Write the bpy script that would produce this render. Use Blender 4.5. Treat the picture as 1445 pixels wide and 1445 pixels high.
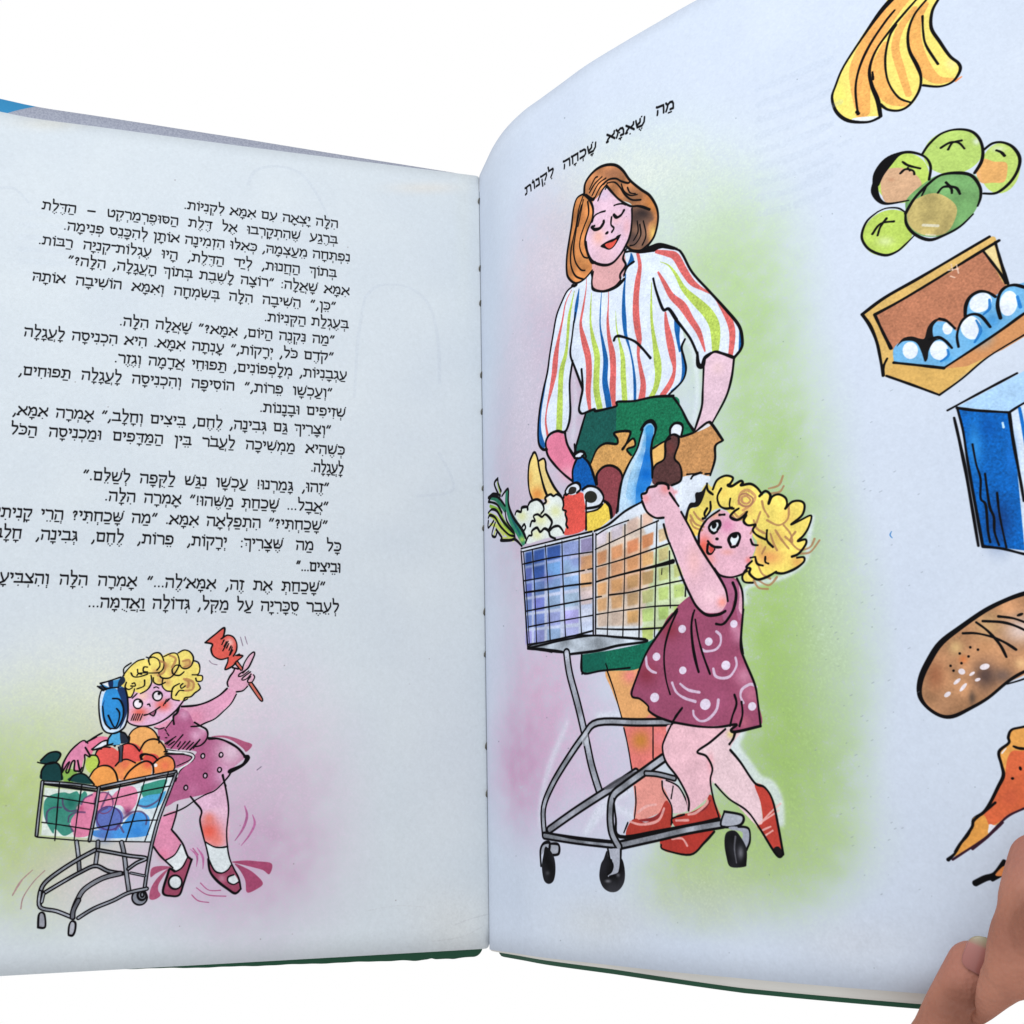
LAMP_W, LAMP_P, LIGHT = 0.67, (-.075, .27, .335), 1.23
import bpy, bmesh, math, random
import numpy as np
from mathutils import Vector

scene = bpy.context.scene
for o in list(bpy.data.objects):
    bpy.data.objects.remove(o)
col = scene.collection
rng = np.random.default_rng(7)
CM = 0.01

# ------------------------------------------------------------ camera
# the book lies with its gutter on the world's Y axis, X to the right, Z up towards the reader
FPX, IMG = 1400.0, 1445.0
CC = IMG / 2
VPX, VPY = 620.0, -3852.0              # where the upright edges of the pages meet in the photograph
PH = 24.0                              # page height, cm
PW = 18.2                              # page width, cm
d_ax = np.array([(VPX - CC) / FPX, (VPY - CC) / FPX, 1.0]); d_ax /= np.linalg.norm(d_ax)
def ray(px, py): return np.array([(px - CC) / FPX, (py - CC) / FPX, 1.0])
_rt, _rb = ray(676.5, 248.5), ray(691.0, 1338.5)
_s = np.linalg.lstsq(np.stack([_rt, -_rb], 1), PH * d_ax, rcond=None)[0]
g_pt = _s[1] * _rb
x_ax = np.array([1.0, 0, 0]) - d_ax[0] * d_ax; x_ax /= np.linalg.norm(x_ax)
n_ax = np.cross(x_ax, d_ax)
BAS = np.stack([x_ax, d_ax, n_ax])     # rows: world axes in view coordinates
cam_loc = BAS @ (-g_pt)
def project(P):
    """world cm (N,3) -> photograph pixels (N,2)"""
    v = np.asarray(P) @ BAS + g_pt
    return np.stack([v[..., 0] / v[..., 2] * FPX + CC, v[..., 1] / v[..., 2] * FPX + CC], -1)
def unproject(px, py, z):
    """point of the photograph at height z cm above the book's plane"""
    r = BAS @ ray(px, py)
    t = (z - cam_loc[2]) / r[2]
    return cam_loc + t * r

cd = bpy.data.cameras.new('camera'); cam = bpy.data.objects.new('camera', cd); col.objects.link(cam)
from mathutils import Matrix
R = Matrix(((BAS[0][0], -BAS[0][1], -BAS[0][2]), (BAS[1][0], -BAS[1][1], -BAS[1][2]), (BAS[2][0], -BAS[2][1], -BAS[2][2])))
cam.matrix_world = Matrix.Translation(Vector(cam_loc * CM)) @ R.to_4x4()
cd.sensor_width = 36.0; cd.lens = 36.0 * FPX / IMG
cd.clip_start = 0.005; cd.clip_end = 50.0
scene.camera = cam

# ------------------------------------------------------------ light
w = bpy.data.worlds.new("World"); scene.world = w; w.use_nodes = True
bg = w.node_tree.nodes['Background']; bg.inputs[0].default_value = (1.0, 1.0, 1.0, 1); bg.inputs[1].default_value = 1.0
sd = bpy.data.lights.new('soft_fill', 'AREA'); sd.energy = LAMP_W; sd.shape = 'DISK'; sd.size = 0.26; sd.color = (0.96, 1.0, 1.03)  # added unseen area light, makes the pages brighter towards the head
fill_ob = bpy.data.objects.new('soft_fill', sd); col.objects.link(fill_ob)
fill_ob.location = Vector(LAMP_P); fill_ob.rotation_euler = (Vector(LAMP_P)-Vector((0.0, .13, .03))).to_track_quat('Z', 'Y').to_euler()
scene.view_settings.view_transform = 'Standard'; scene.view_settings.look = 'None'
scene.view_settings.exposure = 0.0; scene.view_settings.gamma = 1.0
scene.render.resolution_x = 1024; scene.render.resolution_y = 1024

# ------------------------------------------------------------ page shapes (cm): profiles at the foot and at the head of each leaf
def resample(pts, n=260, length=None):
    pts = np.array(pts, float)
    # smooth Catmull-Rom, then by arc length
    P = np.vstack([2 * pts[0] - pts[1], pts, 2 * pts[-1] - pts[-2]]); out = []
    for i in range(1, len(P) - 2):
        for t in np.linspace(0, 1, 24, endpoint=False):
            a, b, c, e = P[i-1], P[i], P[i+1], P[i+2]
            out.append(.5 * ((2*b) + (c-a)*t + (2*a-5*b+4*c-e)*t*t + (-a+3*b-3*c+e)*t**3))
    out.append(pts[-1]); out = np.array(out)
    s = np.r_[0, np.cumsum(np.linalg.norm(np.diff(out, axis=0), axis=1))]
    q = np.linspace(0, length, n)
    res = np.stack([np.interp(q, s, out[:, 0]), np.interp(q, s, out[:, 1])], 1)
    over = q > s[-1]
    dv = (out[-1] - out[-8]); dv /= np.linalg.norm(dv)
    res[over] = out[-1] + (q[over] - s[-1])[:, None] * dv
    return res
prof = {
 'L': (resample([(0,0),(-.5,.13),(-2.4,.64),(-6.17,1.64),(-11.49,3.0),(-14.6,3.9)], length=PW),
       resample([(0,0),(-.5,.12),(-1.78,.42),(-4.29,1.01),(-7.55,1.79),(-11.52,2.78),(-13.33,3.22),(-14.34,3.58)], length=PW)),
 'R': (resample([(0,0),(.06,.3),(.66,1.04),(1.38,2.0),(2.86,3.51),(4.16,4.80),(5.42,5.88),(6.6,6.87),(8.27,8.10),(9.84,9.10),(11.31,9.92),(13.5,10.9)], length=PW),
       resample([(0,0),(.2,.62),(.53,1.6),(.94,2.45),(1.48,3.22),(1.91,3.67),(2.54,4.34),(3.27,5.11),(4.28,5.99),(5.16,6.72),(6.0,7.40),(7.6,8.55),(9.2,9.5),(10.8,10.3),(13.,11.25)], length=PW)),
}
def page_pt(side, s, v):
    """s cm from the gutter, v cm up from the foot -> world cm"""
    s = np.asarray(s, float); v = np.asarray(v, float)
    b, t = prof[side]; q = np.linspace(0, PW, len(b)); k = v / PH
    x = np.interp(s, q, b[:, 0]) * (1-k) + np.interp(s, q, t[:, 0]) * k
    z = np.interp(s, q, b[:, 1]) * (1-k) + np.interp(s, q, t[:, 1]) * k
    return np.stack([x, v + 0*x, z], -1)

# photograph pixel -> place on the page, tabulated on an 8 px lattice and interpolated
def build_inverse(side):
    x0, x1 = (-60, 720) if side == 'L' else (660, 1520)
    gx = np.arange(x0, x1, 8.0); gy = np.arange(-40, 1500, 8.0)
    ss, vv = np.meshgrid(np.linspace(0.02, PW, 90), np.linspace(-1, PH+1, 90))
    pr = project(page_pt(side, ss.ravel(), vv.ravel()))
    X, Y = np.meshgrid(gx, gy); S = np.zeros_like(X); V = np.zeros_like(X)
    for j in range(X.shape[0]):
        dd = (pr[None, :, 0] - X[j][:, None])**2 + (pr[None, :, 1] - Y[j][:, None])**2
        k = dd.argmin(1); S[j] = ss.ravel()[k]; V[j] = vv.ravel()[k]
    for _ in range(14):
        e = 0.05
        p0 = project(page_pt(side, S, V)); ps = (project(page_pt(side, S+e, V)) - project(page_pt(side, S-e, V)))/(2*e); pv = (project(page_pt(side, S, V+e)) - p0)/e
        rx, ry = X - p0[..., 0], Y - p0[..., 1]
        det = ps[..., 0]*pv[..., 1] - ps[..., 1]*pv[..., 0]; det = np.where(abs(det) < 1e-3, 1e-3, det)
        S = np.clip(S + np.clip((rx*pv[..., 1] - ry*pv[..., 0]) / det, -1, 1), -.3, PW+1)
        V = V + np.clip((ps[..., 0]*ry - ps[..., 1]*rx) / det, -1, 1)
    return gx, gy, S, V
INV = {k: build_inverse(k) for k in 'LR'}
def to_page(side, pts):
    gx, gy, S, V = INV[side]; pts = np.asarray(pts, float)
    fx = np.clip((pts[:, 0]-gx[0])/8, 0, len(gx)-1.001); fy = np.clip((pts[:, 1]-gy[0])/8, 0, len(gy)-1.001)
    i = fx.astype(int); j = fy.astype(int); a = fx-i; b = fy-j
    f = lambda A: A[j, i]*(1-a)*(1-b) + A[j, i+1]*a*(1-b) + A[j+1, i]*(1-a)*b + A[j+1, i+1]*a*b
    return np.stack([f(S), f(V)], -1)

# ------------------------------------------------------------ printing: the drawings and the lettering of the two pages
TX = 95.0                                           # texels per cm
TW, TH = int(PW*TX), int(PH*TX)
PAPER = (207, 218, 231)
INK = (9, 8, 11)
def blur(a, n):
    for ax in (0, 1):
        k = np.ones(2*n+1)/(2*n+1)
        p = np.pad(a, [(n, n) if i == ax else (0, 0) for i in range(a.ndim)], mode='wrap')
        c = np.cumsum(p, axis=ax); z = np.take(c, [0], axis=ax)*0
        c = np.concatenate([z, c], axis=ax)
        m = a.shape[ax]
        a = (np.take(c, range(2*n+1, 2*n+1+m), axis=ax) - np.take(c, range(0, m), axis=ax))/(2*n+1)
    return a
def noise(n, seed):
    a = np.random.default_rng(seed).standard_normal((TH, TW)).astype(np.float32)
    if n: a = blur(blur(a, n), n)
    return (a/a.std()).astype(np.float32)
N0, N1, N3, N12, N50 = noise(0, 1), noise(1, 2), noise(3, 3), noise(12, 4), noise(50, 5)
FINE = .45*N0 + .9*N1
CV = {k: (np.ones((TH, TW, 3), np.float32)*np.array(c_, np.float32)) for k, c_ in (('L', (205, 213, 220)), ('R', (202, 212, 228)))}
page = 'R'; FR = (0, 0, 1.0)
def use(side): global page; page = side
def fr(x0, y0, size): global FR; FR = (x0, y0, 1445.0/size)
def nums(s): return np.array([float(t) for t in s.replace(',', ' ').split()]) if isinstance(s, str) else np.array(s, float).ravel()
def photo(p): return np.stack([FR[0] + p[:, 0]/FR[2], FR[1] + p[:, 1]/FR[2]], -1)
def tex(p):
    q = to_page(page, p); s = q[:, 0] if page == 'R' else PW - q[:, 0]
    return np.stack([s*TX, (PH - q[:, 1])*TX], -1)
def crom(p, closed, n=5, wd=None):
    """smooth curve through points; a point given twice is a corner"""
    m = len(p); A = np.column_stack([p, wd]) if wd is not None else p
    out = []
    rng_ = range(m if closed else m-1)
    for i in rng_:
        b, c = A[i], A[(i+1) % m]
        if np.allclose(b[:2], c[:2]): continue
        a = A[i-1] if (closed or i > 0) else b
        e = A[(i+2) % m] if (closed or i+2 < m) else c
        for t in np.arange(n)/n:
            out.append(.5*((2*b) + (c-a)*t + (2*a-5*b+4*c-e)*t*t + (-a+3*b-3*c+e)*t**3))
    if not closed: out.append(A[-1])
    return np.array(out)
def scale_at(q):
    """texels per photo pixel"""
    c = q.mean(0); a = tex(np.array([c, c+[4, 0], c+[0, 4]]))
    return math.sqrt(abs(np.cross(a[1]-a[0], a[2]-a[0])))/4
def polymask(t):
    x0 = max(int(t[:, 0].min())-1, 0); x1 = min(int(t[:, 0].max())+2, TW)
    y0 = max(int(t[:, 1].min())-1, 0); y1 = min(int(t[:, 1].max())+2, TH)
    if x1 <= x0 or y1 <= y0: return None
    w_ = x1-x0; M = np.zeros((y1-y0, w_+2), np.float32)
    A = t; B = np.roll(t, -1, 0)
    dy = B[:, 1]-A[:, 1]; ok = abs(dy) > 1e-9; A, B, dy = A[ok], B[ok], dy[ok]
    for j in range(y1-y0):
        for sub in (.17, .5, .83):
            y = y0+j+sub
            m = (A[:, 1] <= y) != (B[:, 1] <= y)
            if not m.any(): continue
            xs = np.sort(A[m, 0] + (y-A[m, 1])/dy[m]*(B[m, 0]-A[m, 0])) - x0
            for k in range(0, len(xs)-1, 2):
                a, b = min(max(xs[k], 0), w_), min(max(xs[k+1], 0), w_)
                if b <= a: continue
                ia, ib = int(a), int(b); r = M[j]
                if ia == ib: r[ia] += (b-a)/3
                else:
                    r[ia] += (ia+1-a)/3; r[ib] += (b-ib)/3
                    if ib > ia+1: r[ia+1:ib] += 1/3
    return (x0, y0, np.clip(M[:, :w_], 0, 1))
def comp(mk, c, a=1.0, grain=.02, wash=.018, clip=None, seed=0):
    if mk is None: return
    x0, y0, M = mk; h, w_ = M.shape
    if clip is not None:
        cx0, cy0, CM_ = clip; full = np.zeros_like(M)
        ax, ay = max(x0, cx0), max(y0, cy0); bx_, by_ = min(x0+w_, cx0+CM_.shape[1]), min(y0+h, cy0+CM_.shape[0])
        if bx_ <= ax or by_ <= ay: return
        full[ay-y0:by_-y0, ax-x0:bx_-x0] = CM_[ay-cy0:by_-cy0, ax-cx0:bx_-cx0]; M = M*full
    sl = (slice(y0, y0+h), slice(x0, x0+w_)); base = CV[page][sl]
    v = 1 + grain*np.clip(FINE[sl], -2.5, 2.5) + wash*np.clip(N12[sl], -2, 2)
    cc = np.array(c, np.float32)[None, None]*v[..., None]
    k = (M*a)[..., None]
    CV[page][sl] = base*(1-k) + cc*k
def P(s, c, a=1.0, cur=1, clip=None, grain=.02, wash=.018, soft=0):
    p = photo(nums(s).reshape(-1, 2)); q = crom(p, True, 5) if cur else crom(p, True, 1)
    if not cur: q = np.concatenate([np.linspace(p[i], p[(i+1) % len(p)], 6, endpoint=False) for i in range(len(p))])
    mk = polymask(tex(q))
    if mk is not None and soft:
        r = int(soft*scale_at(q)); x0, y0, M = mk
        M = np.pad(M, 2*r); ax, ay = x0-2*r, y0-2*r
        M = blur(blur(M, r//2+1), r//2+1)
        cx, cy = max(0, -ax), max(0, -ay); M = M[cy:, cx:]; ax, ay = max(ax, 0), max(ay, 0)
        M = M[:TH-ay, :TW-ax]; mk = (ax, ay, M)
    comp(mk, c, a, grain, wash, clip); return mk
def blob(cx, cy, r, c, a=.6, clip=None, ry=None, grain=.012):
    """soft touch of colour; r in frame units"""
    p = photo(np.array([[cx, cy], [cx+r, cy], [cx, cy+(ry or r)]])); t = tex(p)
    o = t[0]; J = np.stack([t[1]-o, t[2]-o], 1); Ji = np.linalg.inv(J)
    ext = abs(J).sum(1)*2.2
    x0, x1 = int(max(o[0]-ext[0], 0)), int(min(o[0]+ext[0], TW)); y0, y1 = int(max(o[1]-ext[1], 0)), int(min(o[1]+ext[1], TH))
    if x1 <= x0 or y1 <= y0: return
    X, Y = np.meshgrid(np.arange(x0, x1)-o[0], np.arange(y0, y1)-o[1])
    u = Ji[0, 0]*X+Ji[0, 1]*Y; v = Ji[1, 0]*X+Ji[1, 1]*Y
    M = np.exp(-(u*u+v*v)*1.6).astype(np.float32); M = np.clip(M*1.06-.03, 0, 1)
    comp((x0, y0, M), c, a, grain, .015, clip)
def strokemask(t, r, sy=1.0):
    """t (N,2) texels, r (N,) radii; sy stretches the nib"""
    R_ = r.max()+1.5
    x0 = max(int(t[:, 0].min()-R_), 0); x1 = min(int(t[:, 0].max()+R_)+2, TW); y0 = max(int(t[:, 1].min()-R_*max(sy, 1)), 0); y1 = min(int(t[:, 1].max()+R_*max(sy, 1))+2, TH)
    if x1 <= x0 or y1 <= y0: return None
    M = np.zeros((y1-y0, x1-x0), np.float32)
    for i in range(max(len(t)-1, 1)):
        a = t[i]; b = t[min(i+1, len(t)-1)]; ra = r[i]; rb = r[min(i+1, len(t)-1)]; q = max(ra, rb)+1.2
        u0 = max(int(min(a[0], b[0])-q), x0); u1 = min(int(max(a[0], b[0])+q)+2, x1); v0 = max(int(min(a[1], b[1])-q*sy), y0); v1 = min(int(max(a[1], b[1])+q*sy)+2, y1)
        if u1 <= u0 or v1 <= v0: continue
        X = (np.arange(u0, u1)+.5-a[0])[None]; Y = (np.arange(v0, v1)+.5-a[1])[:, None]/sy
        dx, dy = b[0]-a[0], (b[1]-a[1])/sy; L2 = dx*dx+dy*dy
        h = np.clip((X*dx+Y*dy)/L2, 0, 1) if L2 > 1e-9 else X*0+Y*0
        D = np.sqrt((X-h*dx)**2+(Y-h*dy)**2); rr = ra+(rb-ra)*h
        al = np.clip(rr-D+.5, 0, 1)
        S_ = M[v0-y0:v1-y0, u0-x0:u1-x0]; np.maximum(S_, al, out=S_)
    return (x0, y0, M)
lcount = 0
def L(s, wd=1.7, c=INK, cur=1, tap=0, a=1.0, clip=None, closed=False):
    """a pen line; wd in photo pixels"""
    global lcount; lcount += 1
    p = photo(nums(s).reshape(-1, 2)); q = crom(p, closed, 6) if cur else np.concatenate([np.linspace(p[i], p[i+1], 5) for i in range(len(p)-1)])
    if closed: q = np.vstack([q, q[:1]])
    t = tex(q); n = len(t); u = np.linspace(0, 1, n)
    r = wd*(.78 if page == 'R' else .72)*scale_at(q)*(1+.13*np.sin(u*5.1+lcount*1.7)+.07*np.sin(u*17+lcount))
    if tap: r = r*np.clip(np.minimum(u, 1-u)*tap*2+.25, 0, 1)
    comp(strokemask(t, r), c, a, .02, 0, clip)
def V(s, c=INK, a=1.0, clip=None, grain=.03, wash=.025):
    """line of varying width: x y width triples in frame units"""
    d = nums(s).reshape(-1, 3); q = crom(photo(d[:, :2]), False, 5, d[:, 2:]/FR[2])
    t = tex(q[:, :2]); r = np.maximum(q[:, 2], .1)*(.6 if c is INK else .5)*scale_at(q[:, :2])
    comp(strokemask(t, r), c, a, grain, wash, clip)
def VS(s, c, a=.7, soft=5):
    """the same, with a soft sprayed edge"""
    d = nums(s).reshape(-1, 3); q = crom(photo(d[:, :2]), False, 5, d[:, 2:]/FR[2]); t = tex(q[:, :2]); sc = scale_at(q[:, :2])
    mk = strokemask(t, np.maximum(q[:, 2], .1)*.5*sc)
    if mk is None: return
    n = max(int(soft*sc*.5), 1); x0, y0, M = mk; M = np.pad(M, 3*n); x0 -= 3*n; y0 -= 3*n; M = blur(blur(M, n), n)
    cx, cy = max(0, -x0), max(0, -y0); M = M[cy:, cx:]; x0, y0 = max(x0, 0), max(y0, 0); M = M[:TH-y0, :TW-x0]
    comp((x0, y0, M), c, a, .02, 0)
def EL(cx, cy, rx, ry=None, rot=0, c=INK, a=1.0, clip=None, line=0):
    ry = ry or rx; th = np.linspace(0, 2*np.pi, 14, endpoint=False); k = math.radians(rot)
    x = rx*np.cos(th); y = ry*np.sin(th)
    pts = np.stack([cx+x*math.cos(k)-y*math.sin(k), cy+x*math.sin(k)+y*math.cos(k)], 1).ravel()
    if line: L(pts, line, c, closed=True)
    else: return P(pts, c, a, clip=clip)
# ------------------------------------------------------------ square Hebrew book letters, drawn with a broad nib (x to the right, y up, body 0..1)
GL = {
'א': (.80, ['.09 .90 .40 .52 .72 .08', '.70 .93 .68 .68 .48 .48', '.10 .02 .13 .26 .32 .50', '.03 .04 .16 .04']),
'ב': (.74, ['.08 .94 .14 .88 .56 .88 .58 .6 .58 .1', '.05 .09 .70 .09']),
'ג': (.50, ['.08 .94 .14 .88 .32 .88 .34 .5 .42 .05', '.36 .34 .10 .06']),
'ד': (.70, ['.05 .94 .10 .88 .64 .88', '.53 .88 .53 .03']),
'ה': (.76, ['.06 .94 .12 .88 .62 .88 .64 .6 .64 .03', '.15 .46 .15 .25 .12 .03']),
'ו': (.36, ['.07 .94 .12 .88 .23 .88 .24 .5 .24 .03']),
'ז': (.42, ['.06 .92 .2 .9 .36 .84', '.22 .86 .24 .4 .2 .03']),
'ח': (.78, ['.06 .94 .12 .88 .66 .88', '.16 .86 .16 .03', '.64 .88 .64 .03']),
'ט': (.76, ['.10 .94 .13 .5 .18 .10 .56 .09 .66 .4 .64 .82 .52 .9 .40 .78']),
'י': (.34, ['.07 .94 .12 .88 .22 .88 .23 .62 .17 .50']),
'כ': (.68, ['.08 .94 .13 .88 .44 .88 .57 .7 .57 .3 .44 .09 .07 .09']),
'ך': (.64, ['.05 .94 .10 .88 .52 .88 .53 .4 .53 -.38']),
'ל': (.64, ['.08 1.42 .11 1.36 .12 .9 .50 .88 .54 .72 .44 .38 .25 .02']),
'מ': (.80, ['.07 .94 .22 .66 .16 .3 .08 .03', '.22 .70 .40 .90 .58 .86 .66 .6 .66 .09 .42 .09']),
'ם': (.76, ['.06 .94 .14 .88 .62 .88 .62 .09 .15 .09 .15 .86']),
'נ': (.48, ['.08 .94 .14 .88 .34 .88 .35 .09 .05 .09']),
'ן': (.36, ['.07 .94 .12 .88 .23 .88 .24 .4 .22 -.38']),
'ס': (.74, ['.05 .94 .12 .88 .54 .88 .64 .6 .56 .22 .36 .07 .18 .24 .12 .6 .15 .86']),
'ע': (.74, ['.10 .94 .16 .7 .36 .12', '.62 .94 .62 .6 .42 .16 .05 -.08']),
'פ': (.74, ['.30 .50 .12 .52 .12 .88 .48 .88 .61 .7 .61 .3 .5 .09 .07 .09']),
'ף': (.70, ['.30 .50 .12 .52 .12 .88 .50 .88 .57 .7 .57 -.38']),
'צ': (.74, ['.09 .92 .36 .52 .62 .12', '.62 .94 .60 .68 .44 .50', '.06 .09 .64 .09']),
'ץ': (.70, ['.09 .92 .36 .50 .36 -.35', '.62 .94 .58 .68 .38 .48']),
'ק': (.74, ['.05 .94 .11 .88 .62 .88 .61 .6 .44 .16', '.15 .46 .16 -.38']),
'ר': (.66, ['.05 .94 .11 .88 .46 .88 .56 .74 .56 .03']),
'ש': (.90, ['.09 .93 .13 .5 .18 .12 .56 .09 .74 .42 .78 .93', '.43 .93 .42 .6 .18 .38']),
'ת': (.80, ['.07 .94 .13 .88 .56 .88 .67 .74 .67 .03', '.24 .86 .24 .3 .20 .09 .05 .09']),
'.': (.30, ['.14 .07 .15 .07']), ',': (.34, ['.2 .10 .17 -.06 .08 -.22']), '?': (.52, ['.12 .80 .2 .92 .36 .86 .36 .66 .24 .5 .24 .34', '.24 .07 .25 .07']),
'!': (.32, ['.15 .95 .15 .35', '.15 .07 .16 .07']), ':': (.32, ['.15 .07 .16 .07', '.15 .66 .16 .66']),
'״': (.52, ['.20 1.05 .10 .78', '.40 1.05 .30 .78']), '׳': (.26, ['.20 1.05 .08 .78']), '־': (.44, ['.06 .84 .40 .84']), '–': (.9, ['.12 .46 .72 .46']),
}
FLAT = set('בדהחםמנסר')
def points_of(ch):     # vowel signs: list of strokes about the letter's centre (x, y), y under the line
    o = ord(ch); D = lambda x, y: f'{x} {y} {x+.01} {y}'
    bar = '-.17 -.24 .17 -.24'; sh = lambda k: [D(k, -.20), D(k, -.38)]
    return {0x5B0: sh(0), 0x5B1: [D(-.16, -.2), D(.06, -.2), D(-.05, -.38)]+sh(.24), 0x5B2: ['-.24 -.24 .06 -.24']+sh(.22), 0x5B3: ['-.24 -.22 .04 -.22', '-.1 -.24 -.1 -.38']+sh(.2),
            0x5B4: [D(0, -.24)], 0x5B5: [D(-.12, -.22), D(.12, -.22)], 0x5B6: [D(-.14, -.2), D(.14, -.2), D(0, -.38)], 0x5B7: [bar], 0x5B8: ['-.16 -.22 .16 -.22', '0 -.24 0 -.40'],
            0x5BB: [D(-.16, -.18), D(0, -.28), D(.16, -.38)]}.get(o)
def layout(word):
    out = []; x = 0
    for ch in word:
        if ch in GL: out.append([ch, GL[ch][0], []])
        elif out: out[-1][2].append(ch)
    return out
def text_line(txt, right, left, em, weight=1.0):
    """set between two photograph points on the base line; em = body height in cm; gaps between words take up the slack"""
    a, b = to_page(page, np.array([right, left], float))
    words = [layout(w_) for w_ in txt.split(' ')]
    W = math.hypot(*(a-b)); K0 = 1.0 if len(words) == 1 else 1.24; nat = sum(g[1] for w_ in words for g in w_)*em; raw = nat; nat *= K0
    gap = (W-nat)/max(len(words)-1, 1) if len(words) > 1 else 0
    if len(words) > 1 and gap < .5*em:
        gap = .5*em; k = (W-gap*(len(words)-1))/raw
    else: k = K0
    dirv = (b-a)/W; up = np.array([dirv[1], -dirv[0]]);  up = up if up[1] > 0 else -up
    pos = 0.0
    def put(sp, cx, r):
        d = nums(sp).reshape(-1, 2)
        n = len(d)
        q = a[None]+dirv[None]*((pos+(cx-d[:, 0])*em*k)[:, None])+up[None]*(d[:, 1]*em)[:, None]
        s = q[:, 0] if page == 'R' else PW-q[:, 0]
        t = np.stack([s*TX, (PH-q[:, 1])*TX], -1)
        return t, r
    for wi, w_ in enumerate(words):
        for ch, adv, marks in w_:
            segs = []
            nw = em*TX*weight
            for sp in GL[ch][1]:
                segs.append(put(sp, adv, .068*nw)+(1.42 if len(nums(sp)) > 4 or ch in 'אעצ־–' else 1.25,))
            mid = adv/2-.02
            if ch in 'ו': mid = .2
            for m in marks:
                o = ord(m)
                if o == 0x5BC: # dagesh
                    dx = {'ו': .07, 'ה': .40, 'ל': .34, 'י': .08, 'ש': .54}.get(ch, mid*.86); segs.append(put(f'{dx} .46 {dx+.01} .46', adv, .06*nw)+(1.1,))
                elif o == 0x5B9: segs.append(put('.06 1.16 .07 1.16' if ch != 'ו' else '.22 1.16 .23 1.16', adv, .062*nw)+(1.1,))
                elif o == 0x5C1: segs.append(put('.84 1.14 .85 1.14', adv, .062*nw)+(1.1,))
                elif o == 0x5C2: segs.append(put('.02 1.14 .03 1.14', adv, .062*nw)+(1.1,))
                else:
                    for sp in points_of(m) or []:
                        d = nums(sp).reshape(-1, 2); d[:, 0] += mid
                        if ch == 'ך': d[:, 1] += .62; d[:, 0] -= .1
                        segs.append(put(d.ravel(), adv, .055*nw)+(1.1,))
            for t, r, sy in segs:
                comp(strokemask(t, np.full(len(t), max(r, .75)), sy), INK, .97, 0, 0)
            pos += adv*em*k
        pos += gap
# ------------------------------------------------------------ left page
use('L')
LINES = [
 ("הִלָּה יָצְאָה עִם אִמָּא לִקְנִיּוֹת.", 477.5, 321.5, 259, 294.4),
 ("בְּרֶגַע שֶׁהִתְקָרְבוּ אֶל דֶּלֶת הַסּוּפֶּרְמַרְקֶט – הַדֶּלֶת", 476.5, 344, 58.5, 295),
 ("נִפְתְּחָה מֵעַצְמָהּ, כְּאִלּוּ הִזְמִינָה אוֹתָן לְהִכָּנֵס פְּנִימָה.", 494.5, 369.3, 89, 323.8),
 ("בְּתוֹךְ הַחֲנוּת, לְיַד הַדֶּלֶת, הָיוּ עֶגְלוֹת־קְנִיָּה רַבּוֹת.", 475, 391.3, 53.5, 344),
 ("אִמָּא שָׁאֲלָה: ״רוֹצָה לָשֶׁבֶת בְּתוֹךְ הָעֲגָלָה, הִלָּה?״", 493.5, 416.7, 94.7, 372.6),
 ("״כֵּן,״ הֵשִׁיבָה הִלָּה בְּשִׂמְחָה וְאִמָּא הוֹשִׁיבָה אוֹתָהּ", 474.5, 438.4, 44.8, 395.3),
 ("בְּעֶגְלַת הַקְּנִיּוֹת.", 492, 463.5, 372.4, 452.8),
 ("״מַה נִּקְנֶה הַיּוֹם, אִמָּא?״ שָׁאֲלָה הִלָּה.", 472.8, 486, 168, 458.8),
 ("״קֹדֶם כֹּל, יְרָקוֹת,״ עָנְתָה אִמָּא. הִיא הִכְנִיסָה לָעֲגָלָה", 471.5, 510, 33, 473.8),
 ("עַגְבָנִיּוֹת, מְלָפְפוֹנִים, תַּפּוּחֵי אֲדָמָה וְגֶזֶר.", 490, 536, 160.7, 511),
 ("״וְעַכְשָׁו פֵּרוֹת,״ הוֹסִיפָה וְהִכְנִיסָה לָעֲגָלָה תַּפּוּחִים,", 469.5, 560.8, 25.7, 528.6),
 ("שְׁזִיפִים וּבָנָנוֹת.", 488.2, 588.6, 366, 581),
 ("״וְצָרִיךְ גַּם גְּבִינָה, לֶחֶם, בֵּיצִים וְחָלָב,״ אָמְרָה אִמָּא,", 467.8, 613.5, 17.4, 584.6),
 ("כְּשֶׁהִיא מַמְשִׁיכָה לַעֲבֹר בֵּין הַמַּדָּפִים וּמַכְנִיסָה הַכֹּל", 487, 642, 13.7, 612),
 ("לָעֲגָלָה.", 485, 668.3, 430, 664.6),
 ("״זֶהוּ, גָּמַרְנוּ! עַכְשָׁו נִגַּשׁ לַקֻּפָּה לְשַׁלֵּם.״", 465, 695, 116, 676.8),
 ("״אֲבָל... שָׁכַחַתְּ מַשֶּׁהוּ!״ אָמְרָה הִלָּה.", 464, 722, 147, 706),
 ("״שָׁכַחְתִּי?״ הִתְפַּלְּאָה אִמָּא. ״מַה שָּׁכַחְתִּי? הֲרֵי קָנִיתִי", 463, 748.5, -6, 729),
 ("כָּל מַה שֶּׁצָּרִיךְ: יְרָקוֹת, פֵּרוֹת, לֶחֶם, גְּבִינָה, חָלָב", 482, 778, -11, 758),
 ("וּבֵיצִים...״", 480.8, 807.8, 393.5, 804.3),
 ("״שָׁכַחַתְּ אֶת זֶה, אִמָּא׳לֶה...״ אָמְרָה הִלָּה וְהִצְבִּיעָה", 459.6, 835.4, -17, 821),
 ("לְעֵבֶר סֻכָּרִיָּה עַל מַקֵּל, גְּדוֹלָה וַאֲדֻמָּה...", 479, 863.9, 123.5, 856.5),
]
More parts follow.
